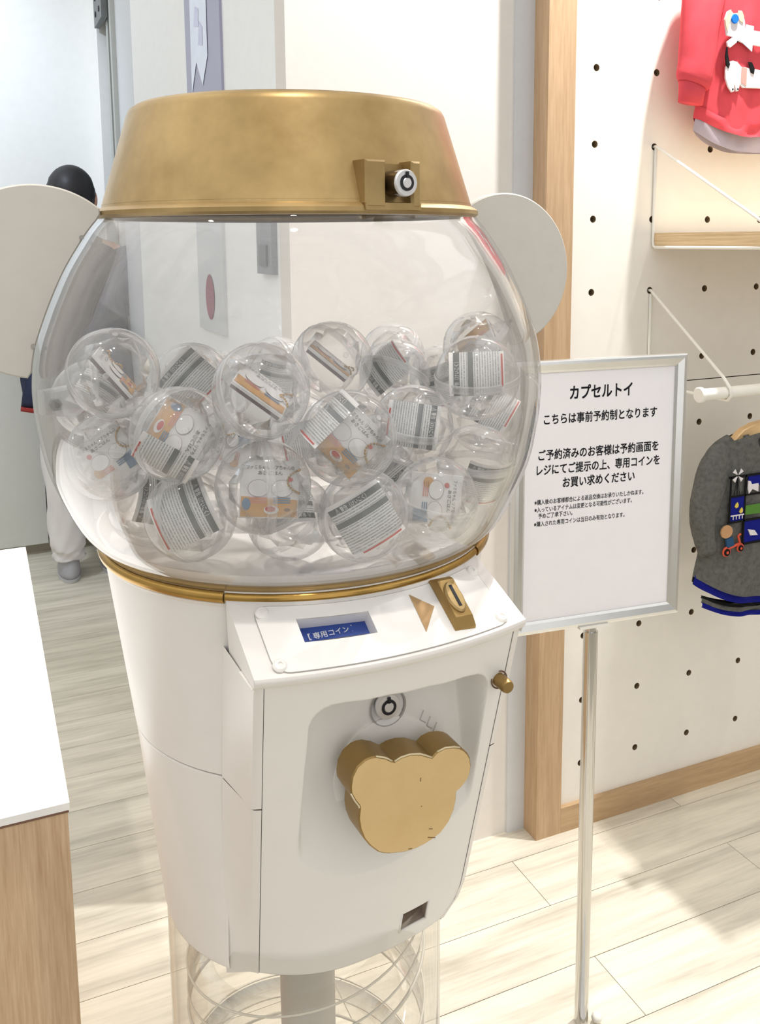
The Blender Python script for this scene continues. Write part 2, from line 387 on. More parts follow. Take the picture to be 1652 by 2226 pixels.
# pegboard wall: two panels with real holes
wr = wall('wall_right', 1.104, 3.6, PEG_Y + .03, PEG_Y + .05, 0, 2.8, M['hole'])
HX = [1.1617 + .1517 * i for i in range(12)]; HR = .0074
def peg_panel(z0, z1, zs):
    V = []; F = []; I = []
    xe = [1.104] + [(HX[i] + HX[i + 1]) / 2 for i in range(11)] + [2.95]
    ze = [z0] + [(zs[i] + zs[i + 1]) / 2 for i in range(len(zs) - 1)] + [z1]
    n = 12
    for i, hx in enumerate(HX):
        for j, hz in enumerate(zs):
            b = len(V); x0, x1, a0, a1 = xe[i], xe[i + 1], ze[j], ze[j + 1]
            V += [(x1, PEG_Y, a1), (x0, PEG_Y, a1), (x0, PEG_Y, a0), (x1, PEG_Y, a0)]
            ang = [2 * PI * (k + .5) / n for k in range(n)]
            V += [(hx + HR * math.cos(a), PEG_Y, hz + HR * math.sin(a)) for a in ang]
            V += [(hx + HR * math.cos(a), PEG_Y + .018, hz + HR * math.sin(a)) for a in ang]
            for q in range(4):
                for k in range(2):
                    h = q * 3 + k; F.append((b + q, b + 4 + h, b + 4 + h + 1)); I.append(0)
                h = q * 3 + 2; F.append((b + q, b + 4 + h, b + 4 + (h + 1) % n, b + (q + 1) % 4)); I.append(0)
            for k in range(n):
                k2 = (k + 1) % n; F.append((b + 4 + k, b + 4 + n + k, b + 4 + n + k2, b + 4 + k2)); I.append(1)
            F.append(tuple(b + 4 + n + k for k in range(n))); I.append(1)
    return mesh('panel', V, F, [M['peg'], M['hole']], wr, False, I)
peg_panel(.05, .9935, [.1474 + .15 * k for k in range(6)])
peg_panel(.9955, 2.8, [1.0474 + .15 * k for k in range(12)])
# far cabinets
cb = empty('wall_cabinet', (0, 4.04, 0)); tag(cb, 'low grey white cabinet with flush doors along the far wall', 'cabinet')
MB().box(-2.6, .50, .03, .075, .045, 1.16).out('body', M['cabinet'], cb)
for k in range(6):
    x1 = .50 - .288 - .6 * (k - 1) - .004 if k else .50
    x0 = .50 - .288 if k == 0 else x1 - .594
    if x0 < -2.6: break
    MB().box(x0, x1, 0, .03, .047, 1.16).out('door', M['cabinet'], cb)
MB().box(-2.6, .50, .05, .075, 0, .045).out('kick_board', M['toe'], cb)
# side wall: poster, notice and grey plate
po = empty('poster', (SIDE_X, 0, 0)); tag(po, 'tall lavender grey poster with a pale pennant on the side wall', 'poster')
MB().box(-.006, 0, 2.064, 2.417, 1.40, 2.35).out('sheet', M['poster'], po)
MB().add([(-.0075, 2.335, 2.30), (-.0075, 2.355, 1.668), (-.0075, 2.296, 1.735), (-.0075, 2.237, 1.672), (-.0075, 2.18, 1.73), (-.0075, 2.172, 2.30)], [(0, 1, 2, 3, 4, 5)]).out('pennant', M['pennant'], po)
pp = MB(); rr = random.Random(3)
for k in range(9):
    y = 2.20 + rr.random() * .1; z = 1.76 + k * .05; pp.add([(-.0082, y, z), (-.0082, y + .035 + rr.random() * .02, z + .01), (-.0082, y + .03, z + .05 + .03 * rr.random()), (-.0082, y - .005, z + .04)], [(0, 1, 2, 3)])
pp.out('pennant_print', M['pennant2'], po)
no = empty('wall_notice', (SIDE_X, 0, 0)); tag(no, 'white notice with a dark red oval hanging below the poster', 'notice')
MB().box(-.008, 0, 2.10, 2.36, 1.09, 1.36).out('sheet', M['grey_strip'], no)
MB().add([(-.0095, 2.23 + .045 * math.cos(2 * PI * k / 20), 1.174 + .055 * math.sin(2 * PI * k / 20)) for k in range(20)], [tuple(range(20))]).out('oval', M['maroon'], no)
gp = empty('wall_plate', (SIDE_X, 0, 0)); tag(gp, 'narrow dark grey plate on the white side wall behind the globe', 'wall plate')
MB().box(-.012, 0, 1.70, 1.80, 1.244, 1.50).out('plate', M['greybox'], gp)
MB().box(-.016, -.012, 1.725, 1.775, 1.26, 1.30).out('switch', M['dark_grey'], gp)

# ================================================================== CAPSULE MACHINE
AX = (.24705, .7609)
mc = empty('capsule_machine', (AX[0], AX[1], 0), (0, 0, R(2.25)))
tag(mc, 'white bear-eared capsule machine with clear globe, gold cap and gold bear dial', 'capsule machine')
# local frame: x to the machine's own right as seen from the front, y into the machine (front is -y), z up
def rot_obj(prof, name, m, parent=mc, seg=96, smooth=True, auto=35):
    V, F = lathe(prof, seg); return mesh(name, V, F, m, parent, smooth, auto=auto)
# clear column with spiral track and centre post
rot_obj([(.127, .02), (.127, .735)], 'column', M['column'])
rot_obj([(.0, 0.0), (.17, 0), (.17, .02), (.0, .024)], 'base_plate', M['body'])
rot_obj([(.0262, .024), (.0262, .74)], 'centre_post', M['pole'], seg=40)
sp = empty('spiral_track', parent=mc)
def helix(r, z0, turns, pitch, n, a0): return [(r * math.cos(a0 + 2 * PI * turns * k / n), r * math.sin(a0 + 2 * PI * turns * k / n), z0 + pitch * turns * k / n) for k in range(n + 1)]
A0 = R(-128)
hA_r = .088
for rad, dz, th in ((.112, .003, .0010), (.112, -.024, .0009), (.112, -.044, .0016)):
    V, F = tube(helix(rad, .664 - .105 * 4 + dz, 4.45, .105, 260, A0), th, 6); mesh('rail', V, F, M['track_edge'], sp, True)
hA = helix(hA_r, .664 - .105 * 4, 4.45, .105, 260, A0); hB = helix(.112, .664 - .105 * 4, 4.45, .105, 260, A0); hC = [(x, y, z - .044) for x, y, z in hB]
V = hA + hB + hC; n = 261; F = [(i, i + 1, n + i + 1, n + i) for i in range(n - 1)] + [(n + i, n + i + 1, 2 * n + i + 1, 2 * n + i) for i in range(n - 1)]
mesh('ramp', V, F, M['track'], sp, True)
V = []; F = []
# body: upper and lower halves of the tapering barrel with a seam at z = .902
def barrel(prof, name):
    V = []; F = []; n = 90
    for r, z in prof:
        lim = R(38.3 + (51.5 - 39.5) * max(0, min(1, (1.04 - z) / .325))); a0 = -PI / 2 + lim; a1 = 1.5 * PI - lim
        for k in range(n + 1): a = a0 + (a1 - a0) * k / n; V.append((r * math.cos(a), r * math.sin(a), z))
    for i in range(len(prof) - 1):
        for k in range(n): F.append((i * (n + 1) + k, i * (n + 1) + k + 1, (i + 1) * (n + 1) + k + 1, (i + 1) * (n + 1) + k))
    return mesh(name, V, F, M['body'], mc, True, auto=35)
barrel([(.150, 1.040), (.1645, 1.0475), (.1638, 1.040), (.1468, .9035), (.1455, .9026), (.13, .9026)], 'upper_body')
barrel([(.13, .9014), (.1452, .9014), (.1462, .9006), (.1455, .895), (.1288, .728), (.1268, .718), (.121, .7155), (.02, .7155)], 'lower_body')
# gold ring between barrel and globe (three visible lengths with joints)
def arc_tube(r, z, a0, a1, th, n=60, seg=12):
    return tube([(r * math.cos(a0 + (a1 - a0) * k / n), r * math.sin(a0 + (a1 - a0) * k / n), z) for k in range(n + 1)], th, seg)
ring = empty('ring', parent=mc)
for nm, a0, a1, th in (('ring_segment', R(-128.5), R(-51), .0040), ('ring_segment', R(-232), R(-128.8), .0050), ('ring_segment', R(-50.6), R(128), .0050)):
    V, F = arc_tube(.1655, 1.0555, a0, a1, th); mesh(nm, V, F, M['gold_ring'], ring, True, auto=50)
rot_obj([(.1625, 1.044), (.1668, 1.050), (.1668, 1.0605), (.1645, 1.062), (.1700, 1.0735), (.1680, 1.0738), (.1600, 1.0600), (0, 1.0585)], 'globe_base', M['body'])
V, F = lathe([(.1672, 1.0605), (.1680, 1.0635), (.1655, 1.065)], 96)
mesh('globe_trim', V, F, M['gold_dark'], mc, True)
# globe
prof = [(1.060, .1655), (1.0640, .1705), (1.0785, .183), (1.1013, .1945), (1.1210, .2025), (1.1375, .207), (1.165, .2115), (1.19, .2130), (1.2110, .2115), (1.2285, .2085), (1.2408, .2045), (1.2625, .196), (1.287, .1845), (1.308, .1715), (1.318, .1645), (1.3265, .1575), (1.333, .1545)]
def smooth_prof(P, n):
    # Catmull-Rom through the measured outline
    out = []
    for i in range(len(P) - 1):
        p0, p1, p2, p3 = [Vector(P[max(0, min(len(P) - 1, i + k))]) for k in (-1, 0, 1, 2)]
        for k in range(n):
            t = k / n; out.append(.5 * ((2 * p1) + (p2 - p0) * t + (2 * p0 - 5 * p1 + 4 * p2 - p3) * t * t + (3 * p1 - p0 - 3 * p2 + p3) * t ** 3))
    out.append(Vector(P[-1])); return out
gl = smooth_prof(prof, 4)
V, F = lathe([(p[1], p[0]) for p in gl], 128); V2, F2 = lathe([(p[1] - .0028, p[0]) for p in gl], 128)
gm = MB().add(V, F).add(V2, [tuple(reversed(f)) for f in F2])
globe = gm.out('globe', M['globe'], mc, True)
# clear lug with hex bolt on the globe's side
lg = empty('side_lug', (-.1985, -.022, 1.1885), (0, 0, R(12)), mc)
MB().prism([(-.012, -.008), (.012, -.012), (.022, -.006), (.024, .004), (.012, .012), (-.012, .010)], -.006, .006, bev=.002).out('lug', M['rim'], lg)
V, F = tube([(-.004, -.0105, 0), (-.004, -.006, 0)], .0048, 6); mesh('hex_nut', V, F, M['steel'], lg)
V, F = tube([(-.004, -.013, 0), (-.004, -.0105, 0)], .0022, 10); mesh('bolt_end', V, F, M['lock_dark'], lg)
# cap
cap = empty('cap', parent=mc)
rot_obj([(.150, 1.3265), (.1568, 1.3268), (.1590, 1.3288), (.1590, 1.3318), (.1565, 1.3338), (.1535, 1.3352), (.1528, 1.3375)], 'cap_rim', M['gold'], cap)
rot_obj([(.1530, 1.3372), (.1310, 1.4075), (.1290, 1.4115), (.1250, 1.4142), (.10, 1.4165), (0, 1.419)], 'cap_shell', M['gold'], cap, auto=60)
lk = empty('lock_housing', (.0205, -.1495, 1.3475), (0, 0, R(7.8)), mc)
hb = MB()
def cheek(x0, x1):
    hb.prism([(x0, -.0165), (x1, -.0165), (x1, .0165), (x0, .0165)], -.009, .02, bev=.0022)
cheek(-.0255, -.0085); cheek(.0135, .0215)
hb.box(-.0255, .0215, -.0085, .012, -.0180, -.0130); hb.box(-.0095, .0140, .004, .02, -.0135, .0150)
hb.out('housing', M['gold'], lk)
V, F = lathe([(.0092, -.006), (.0092, .012)], 28); mesh('lock_barrel', V, F, M['lock_dark'], lk, True, loc=(.0018, -.004, .0005), rot=(R(90), 0, 0))
def tubular_lock(parent, c, r, yaw=0):
    """round chrome key face with a black keyway ring and a notch"""
    t = empty('lock', c, (0, 0, yaw), parent)
    V, F = lathe([(r, .006), (r, -.0008), (r * .93, -.0018), (r * .60, -.0018), (r * .60, .002), (r * .40, .002), (r * .40, -.0022), (r * .34, -.0028), (0, -.0028)], 32)
    mesh('lock_face', [(x, z, y) for x, y, z in V], [tuple(reversed(f)) for f in F], M['lock_face'], t, True, auto=40)
    V, F = lathe([(r * .60, -.0007), (r * .40, -.0007)], 32)
    mesh('keyway', [(x, z - .0018, y) for x, y, z in V], [tuple(reversed(f)) for f in F], M['black'], t)
    MB().box(-r * .11, r * .11, -.0031, 0, r * .36, r * .82).out('notch', M['black'], t)
    return t
tubular_lock(lk, (.0022, -.0165, .0005), .0094)
# ears: flat discs in the plane just in front of the axis, cut along the globe
def ear(sx):
    c = (sx * .206, -.015, 1.279); rad = .0720
    def edge(z):
        zz = max(1.062, min(1.332, z))
        for i in range(len(gl) - 1):
            if gl[i][0] <= zz <= gl[i + 1][0]:
                t = (zz - gl[i][0]) / max(1e-9, gl[i + 1][0] - gl[i][0]); return gl[i][1] + (gl[i + 1][1] - gl[i][1]) * t + .0028
        return .16
    poly = []
    n = 160
    for k in range(n):
        a = 2 * PI * k / n; x = .206 + rad * math.cos(a); z = c[2] + rad * math.sin(a)
        if x > edge(z) + .001: poly.append((a if a < PI else a - 2 * PI, x, z))
    poly.sort(); pts = [(p[1], p[2]) for p in poly]
    z0, z1 = pts[-1][1], pts[0][1]
    pts += [(edge(z), z) for z in lsp(z0, z1, 30)[1:-1]]
    pts = [(sx * x, z) for x, z in pts]
    if sx < 0: pts = pts[::-1]
    V, F = prism(pts, -.0185, -.0105, .0012)
    e = mesh('ear', V, F, M['ear'], mc, True, auto=30)
    for zz in (1.312, 1.232):
        MB().tube([(sx * (edge(zz) + .0018), -.0192, zz), (sx * (edge(zz) + .0018), -.0183, zz)], .0017, 12).out('screw', M['steel'], e)
    return e
ear(-1); ear(1)
# front hood: side cheeks that carry the door
Z0, Z1 = .712, 1.0155
def fz(z): return (z - .71) / .3055
def w_(z, sx=-1):
    if sx < 0: return .0812 + (.1045 - .0812) * fz(z)
    w = .1045 + .0085 * (1 - fz(z)); k = max(0, min(1, (.747 - z) / .036))      # the lower right corner is rounded off
    return w - .028 * (1 - math.sqrt(1 - k * k * .98))
def d_e(z, sx=-1): return .0845 + (.1955 - .0845) * fz(z) + (.010 * (1 - fz(z)) if sx > 0 else 0)
def d_c(z): return .1165 + (.2085 - .1165) * fz(z)
def face(s, z):
    sx = 1 if s > 0 else -1; w0 = .0812 + (.1045 - .0812) * fz(z) if sx < 0 else .1045 + .0085 * (1 - fz(z))
    return d_c(z) - (d_c(z) - d_e(z, sx)) * min(1, abs(s) / w0) ** 2.2
def crease(z):
    r = .1268 + (.1633 - .1268) * (z - .712) / .323; lim = R(39.5 + 12 * max(0, min(1, (1.04 - z) / .325))); return (r * math.sin(lim), r * math.cos(lim))
zs = lsp(Z0, Z1, 34)
for sx in (-1, 1):
    hm = MB()
    for z0, z1, off in ((Z0, .9014, 0), (.9026, Z1, .0009)):
        def hs(u, v):
            cs, cd = crease(v); es, ed = w_(v, sx) + off, face(sx * w_(v, sx), v)
            if u <= 1: return (sx * (cs + (es - cs) * u), -(cd - .0015 + (ed - cd + .0015) * u), v)
            if u <= 1.5: return (sx * (es - .0012), -(ed + .0011), v)
            return (sx * (w_(v, sx) - .0055), -(face(sx * (w_(v, sx) - .0055), v) + .0006), v)
        V, F = grid(hs, lsp(0, 1, 8) + [1.5, 2], lsp(z0, z1, 14)); hm.add(V, F)
        V, F = grid(lambda u, v: (sx * (w_(v, sx) - .0055), -(face(sx * (w_(v, sx) - .0055), v) + .0006 - u), v), [0, .02], lsp(z0, z1, 14)); hm.add(V, F)
    hm.out('hood_side', M['body'], mc, True, auto=40)
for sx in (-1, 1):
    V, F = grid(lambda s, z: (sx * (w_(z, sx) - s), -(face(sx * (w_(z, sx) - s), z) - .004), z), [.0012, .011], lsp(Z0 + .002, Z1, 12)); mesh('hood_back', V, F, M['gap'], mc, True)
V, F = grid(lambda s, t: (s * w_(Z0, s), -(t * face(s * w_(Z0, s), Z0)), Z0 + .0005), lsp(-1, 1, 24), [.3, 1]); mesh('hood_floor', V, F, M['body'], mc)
# door panel: convex face with the dial recess pressed into it, coin return opening left out
def smst(a, b, x):
    t = max(0, min(1, (x - a) / (b - a))); return t * t * (3 - 2 * t)
def rrect(s, z):
    # signed distance to the rounded recess outline (negative inside)
    zt, zb = .990 - .05 * (s + .06), .812; t = (.99 - z) / .16; lf = -.0627 + .004 * t; rt = .079 + .0125 * t
    c0, hx, taper = (lf + rt) / 2, (rt - lf) / 2, 0
    qx = abs(s - c0) - (hx - taper - .016); qz = abs(z - (zt + zb) / 2) - ((zt - zb) / 2 - .016)
    return math.hypot(max(qx, 0), max(qz, 0)) + min(max(qx, qz), 0) - .016
def floor_d(z): return .1485 - .03 * (z - .83)
def door(s, z):
    d = face(s, z); k = smst(.0028, -.0028, rrect(s, z)); fd = floor_d(z)
    depth = max(0, d - fd); return d - depth * k
CR = (.0385, .0668, .7285, .7495)
def door_pt(s, z, off=0): return (s, -(door(s, z) + off), z)
ss = sorted(set([round(x, 5) for x in lsp(-1, 1, 150)])); 
zl = sorted(lsp(Z0 + .001, Z1 - .0005, 190) + [CR[2], CR[3]])
# s grid in metres so that the opening has straight sides
sl = sorted(lsp(-.0985, .1075, 200) + [CR[0], CR[1]])
V = []; F = []; nS = len(sl)
for z in zl:
    rb = 0
    for s in sl:
        s2 = s * 1.0
        wmax = w_(z, s) - .0061
        if abs(s2) > wmax: s2 = math.copysign(wmax, s2)
        V.append((s2, -door(s2, z), z))
for j in range(len(zl) - 1):
    for i in range(nS - 1):
        sm = (sl[i] + sl[i + 1]) / 2; zm = (zl[j] + zl[j + 1]) / 2; wm = w_(zm, sm) - .0061
        if CR[0] < sm < CR[1] and CR[2] < zm < CR[3]: continue
        if min(abs(sl[i]), abs(sl[i + 1])) >= wm: continue
        F.append((j * nS + i, j * nS + i + 1, (j + 1) * nS + i + 1, (j + 1) * nS + i))
dr = empty('front_door', parent=mc)
mesh('door_panel', V, F, M['panel'], dr, True)
cr = MB(); yb = -(door(CR[1], .74) - .024)
for a, b in (((CR[0], CR[2]), (CR[1], CR[2])), ((CR[1], CR[2]), (CR[1], CR[3])), ((CR[1], CR[3]), (CR[0], CR[3])), ((CR[0], CR[3]), (CR[0], CR[2]))):
    pa, pb = door_pt(*a), door_pt(*b); cr.add([pa, pb, (b[0], yb + .0, b[1]), (a[0], yb, a[1])], [(0, 1, 2, 3)])
cr.add([(CR[0], yb, CR[2]), (CR[1], yb, CR[2]), (CR[1], yb, CR[3]), (CR[0], yb, CR[3])], [(0, 1, 2, 3)])
cr.out('coin_return', M['hole_dark'], dr)
rb_ = MB()
for a, b in (((CR[0], CR[2]), (CR[1], CR[2])), ((CR[1], CR[2]), (CR[1], CR[3])), ((CR[0], CR[3]), (CR[0], CR[2]))):
    rb_.tube([door_pt(*a, -.0004), door_pt(*b, -.0004)], .0011, 8)
rb_.out('coin_return_edge', M['panel'], dr, True)
# lock in the recess
lc = (.0152, .9515); yl = -floor_d(lc[1])
V, F = lathe([(.0155, -.0008), (.0142, -.0004), (.0140, .004), (.0, .004)], 36); mesh('lock_cup', [(x + lc[0] + .002, z + yl - .0015, y + lc[1] - .002) for x, y, z in V], [tuple(reversed(f)) for f in F], M['line'], dr, True, auto=40)
tubular_lock(dr, (lc[0], yl - .0055, lc[1] + .001), .0102)
# raised arrow marks and the round groove behind the dial
for k, (s, z) in enumerate(((.0475, .9315), (.0535, .9250), (.0592, .9185))):
    mk = MB(); y = -floor_d(z)
    mk.tube([(s + .0015, y - .0002, z + .007), (s - .0018, y - .0002, z), (s + .0030, y - .0002, z - .0035)], .0004, 6); mk.out('turn_mark', M['ear'], dr, True)
kc = (.0175, .8955)
V, F = lathe([(.0455, .002), (.0455, -.0008), (.0446, -.0013), (0, -.0013)], 64); mesh('dial_seat', [(x + kc[0] - .002, z - .1456, y + kc[1]) for x, y, z in V], [tuple(reversed(f)) for f in F], M['panel'], dr, True, auto=40)
# bear-head dial
bear = [(-0.033, 0.9198), (-0.0317, 0.9272), (-0.0276, 0.9338), (-0.0213, 0.9375), (-0.0168, .9382), (-0.0124, 0.9378), (-0.0044, 0.9344), (0.0005, 0.9307), (0.0025, 0.9297), (0.0079, 0.9315), (0.0154, 0.9318), (0.0238, 0.9299), (0.0297, 0.9267), (0.034, 0.9243), (0.0383, 0.9276), (0.0452, 0.929), (0.0531, 0.9277), (0.058, .9257), (0.0619, 0.9229), (0.0652, .919), (0.0673, 0.9148), (0.0683, 0.9079), (.0676, .9028), (0.0656, 0.8979), (0.0603, 0.8928), (0.0554, 0.89), (0.055, 0.8835), (0.0532, 0.8757), (0.0488, 0.8671), (0.0418, 0.8601), (0.0339, 0.8568), (.0278, .8551), (0.0218, 0.8541), (0.0158, .8539), (0.0099, 0.8543), (-0.0018, 0.8569), (-.0072, .859), (-0.0116, 0.8617), (-0.0181, 0.8686), (-0.0228, 0.8758), (-0.0259, 0.8847), (-0.027, 0.893), (-0.0261, 0.9013), (-0.0265, 0.903), (-0.0296, 0.9079), (-0.0327, 0.9143)]
kn = empty('dial', parent=mc)
V, F = prism(bear[::-1], -.187, -.1610, .0011)
mesh('dial_body', V, F, [M['gold_dark'], M['gold_flat']], kn, True, [0] * (len(F) - 2) + [1, 0], auto=35)
for run in ((8, 13), (14, 17), (42, 45), (5, 7)):
    pts = [(bear[i % len(bear)][0], -.1866, bear[i % len(bear)][1]) for i in range(run[0], run[1] + 1)]
    V, F = tube(pts, .0007, 6); mesh('worn_edge', V, F, M['scuff'], kn, True)
for P in (((.030, .8605), (.0335, .8592), (.0365, .8582)), ((.031, .8672), (.034, .8662)), ((.0135, .8562), (.0165, .8557)), ((.0240, .9080), (.0241, .9108)), ((.0245, .8878), (.0249, .8874))):
    V, F = tube([(x, -.1871, z) for x, z in P], .00035, 5); mesh('scratch', V, F, M['mark'], kn, True)
V, F = tube([(kc[0] - .002, -.163, kc[1]), (kc[0] - .002, -.138, kc[1])], .02, 24); mesh('dial_shaft', V, F, M['gold_dark'], kn, True, auto=40)
# gold side pin
V, F = tube([(.0925, -.172, .9735), (.0925, -.1985, .9725), (.0925, -.2005, .9724)], [.0054, .0054, .0046], 20); mesh('side_pin', V, F, M['gold_dark'], mc, True, auto=40)
V, F = lathe([(.0075, 0), (.0062, .0004)], 24); mesh('pin_hole', [(x + .0925, -.1875 + z, y + .973) for x, y, z in V], F, M['gap'], mc)
# sloping coin panel
def ptop(s): return math.sqrt(max(.1685 ** 2 - s * s, 0)), 1.0545
def pbot(s): return .2172 - .0150 * (abs(s) / .104) ** 2, 1.0245
def ppt(s, v, off=0):
    s_ = s * (1 + .02 * v); a, b = ptop(s), pbot(s_)
    return Vector((s_, -(a[0] + (b[0] - a[0]) * v), a[1] + (b[1] - a[1]) * v)) + Vector((0, -.031, .049)).normalized() * off
PWID = .1045; OP = (-.0655, -.0150, .272, .598)
cp = empty('coin_panel', parent=mc)
us = sorted(lsp(-PWID, PWID, 60) + [OP[0], OP[1]]); vv = sorted(lsp(0, 1, 16) + [OP[2], OP[3]])
def hole_grid(us, vs_, off):
    V, F = grid(lambda u, v: ppt(u, v, off), us, vs_); n = len(us); keep = []
    for j in range(len(vs_) - 1):
        for i in range(n - 1):
            um = (us[i] + us[i + 1]) / 2; vm = (vs_[j] + vs_[j + 1]) / 2
            if OP[0] < um < OP[1] and OP[2] < vm < OP[3]: continue
            keep.append((j * n + i, (j + 1) * n + i, (j + 1) * n + i + 1, j * n + i + 1))
    return V, keep
pm = MB(); V, F = hole_grid(us, vv, 0); pm.add(V, F)
V, F = grid(lambda u, t: (ppt(u, 1) + Vector((0, .0006 * 0 - .0012 * math.sin(t * PI) + .0055 * t * t, -.0092 * t))), us, lsp(0, 1, 6)); pm.add(V, F)
for sx in (-1, 1):
    V, F = grid(lambda v, t: (lambda q: Vector((q.x - sx * .0012 * t, q.y + .004 * t * v, q.z + (1.0130 - q.z) * t)))(ppt(sx * PWID, v)), lsp(0, 1, 10), [0, 1]); pm.add(V, F)
V, F = grid(lambda u, t: ppt(u, 1) + Vector((0, .0055 + .03 * t, -.0092)), us, [0, 1]); pm.add(V, F)
pm.out('panel_body', M['body'], cp, True, auto=30)
# inlay plate with rounded corners: raised sheet and its groove line
def inlay_rect(): return (-.0905, .0905, .085, .955)
ia = inlay_rect(); rc = .010; vr = rc / .058
def inset(u, v):
    # pull corners in to round them
    return u, v
iu = sorted(lsp(ia[0], ia[1], 60) + [OP[0], OP[1]] ); iv = sorted([ia[2] + vr * (1 - math.cos(PI / 2 * k / 6)) for k in range(7)] + [ia[3] - vr * (1 - math.cos(PI / 2 * k / 6)) for k in range(7)] + lsp(ia[2] + vr, ia[3] - vr, 10)[1:-1] + [OP[2], OP[3]])
def ulim(v):
    dv = max(0, (ia[2] + vr - v), (v - (ia[3] - vr))) / vr
    return ia[1] - rc * (1 - math.sqrt(max(0, 1 - dv * dv)))
V = []; n = len(iu)
for v in iv:
    ul = ulim(v)
    for u in iu: V.append(ppt(max(-ul, min(ul, u)), v, .0010))
_, F = hole_grid(iu, iv, 0)
mesh('inlay_plate', V, F, M['panel'], cp, True)
path = [ppt(-ulim(v), v, .0004) for v in iv] + [ppt(u, iv[-1], .0004) for u in lsp(-ulim(iv[-1]), ulim(iv[-1]), 24)[1:]] + [ppt(ulim(v), v, .0004) for v in iv[::-1]] + [ppt(u, iv[0], .0004) for u in lsp(ulim(iv[0]), -ulim(iv[0]), 24)[1:]]
V, F = tube(path, .00055, 6); mesh('inlay_groove', V, F, M['line'], cp, True)
EV = Vector((0, -.049, -.031)).normalized(); EN = Vector((0, -.031, .049)).normalized(); EU = Vector((1, 0, 0))
def pframe(s, v, off=0):
    m = Matrix((( EU.x, -EV.x, EN.x, 0), (EU.y, -EV.y, EN.y, 0), (EU.z, -EV.z, EN.z, 0), (0, 0, 0, 1))); return Matrix.Translation(ppt(s, v, off)) @ m   # x right, y up the slope, z out
for s, v in ((-.0855, .185), (.0865, .172), (-.0865, .872), (.0845, .868)):
    sm = MB(); V, F = lathe([(.0050, .001), (.0049, .0022), (.0038, .0034), (.0017, .0038), (.0016, .0026), (0, .0026)], 20); sm.add(V, F, 0, pframe(s, v))
    sm.out('screw', M['panel'], cp, True, 30)
# display window
dm = MB(); V4 = [ppt(OP[0], OP[2], .001), ppt(OP[1], OP[2], .001), ppt(OP[1], OP[3], .001), ppt(OP[0], OP[3], .001)]
low = [p - EN * .0125 for p in V4]
for k in range(4): dm.add([V4[k], V4[(k + 1) % 4], low[(k + 1) % 4], low[k]], [(0, 1, 2, 3)])
dp = empty('display', parent=cp); dm.out('window_well', M['panel'], dp)
V, F = grid(lambda u, v: ppt(u, v, -.0105), [OP[0] - .004, OP[1] + .004], [OP[2] - .1, OP[3] + .1]); mesh('display_card', V, F, M['blue'], dp)
tm = MB(); V, F = text_fit('【 専用コイン 】', -.0172, .0172, 0, .0056, .012); tm.add([(x, z, y) for x, y, z in V], F, 0, pframe((OP[0] + OP[1]) / 2 - .0012, .372, -.0102)); tm.out('lettering', M['white_ink'], dp)
# arrow sticker and coin slot
am = MB(); am.add([ppt(.0206, .16, .0013), ppt(.0193, .745, .0013), ppt(.0356, .424, .0013)], [(0, 1, 2)]); am.out('arrow_sticker', M['bronze'], cp)
cs = empty('coin_slot', parent=cp)
mt = pframe(.0502, .475, .001)
bk = bmesh.new()
def slot_block():
    P = [(-.0088, -.0235), (.0088, -.0235), (.0088, .0235), (-.0088, .0235)]; T = [(-.0068, -.0165), (.0068, -.0165), (.0068, .0165), (-.0068, .0165)]
    V = [(x, y, 0) for x, y in P] + [(x, y, .0055) for x, y in P[:0]] + [(x * .97, y * .96, .0030) for x, y in P] + [(x, y, .0085) for x, y in T]
    F = [(0, 1, 5, 4), (1, 2, 6, 5), (2, 3, 7, 6), (3, 0, 4, 7), (4, 5, 9, 8), (5, 6, 10, 9), (6, 7, 11, 10), (7, 4, 8, 11), (8, 9, 10, 11)]
    return V, F
bk.free(); V, F = slot_block(); MB().add(V, F, 0, mt).out('slot_block', M['gold_dark'], cs)
V, F = prism([(.0066 * math.cos(2 * PI * k / 28), .0135 * math.sin(2 * PI * k / 28)) for k in range(28)], -.0108, -.006, .0012)
MB().add([(x, z, -y) for x, y, z in V], [tuple(reversed(f)) for f in F], 0, mt).out('slot_boss', M['gold'], cs, True, 40)
MB().box(-.0012, .0012, -.0092, .0096, .0098, .0111, 0, mt).out('slot_opening', M['black'], cs)

# ================================================================== CAPSULES
CAPS = [(-0.1626, 0.0628, 1.2047), (-0.0829, -0.0269, 1.1804), (-0.1301, 0.1186, 1.1662), (-0.0807, 0.1544, 1.1981), (0.0351, -0.143, 1.1693), (0.0117, 0.0585, 1.2012), (-0.0245, 0.1731, 1.1631), (0.0673, 0.094, 1.1493), (0.1071, -0.0163, 1.1744), (0.1461, -0.1003, 1.1809), (0.1713, -0.0387, 1.1636), (0.1031, 0.1351, 1.1914), (0.1759, 0.0195, 1.2), (-0.1651, 0.0438, 1.1386), (-0.1188, 0.0995, 1.101), (-0.079, 0.1477, 1.1296), (-0.0052, 0.1543, 1.0998), (0.0623, 0.1408, 1.0991), (-0.0419, 0.0973, 1.088), (0.1244, 0.1011, 1.1117), (0.1632, 0.0524, 1.1409), (-0.1305, 0.0126, 1.088), (-0.1594, -0.0743, 1.165), (0.0257, -0.0477, 1.1213), (-0.0352, -0.0825, 1.1046), (0.0973, -0.008, 1.088), (-0.0299, -0.1221, 1.1607), (-0.1094, -0.1255, 1.1259), (0.1154, -0.0643, 1.1231)]
CAPZ = .009   # the floor of the globe sits a little above the solver's
ca, sa = math.cos(R(2.25)), math.sin(R(2.25))
def mworld(p): x, y = p[0], -p[1]; return Vector((AX[0] + x * ca - y * sa, AX[1] + x * sa + y * ca, p[2]))
CR_ = .0338
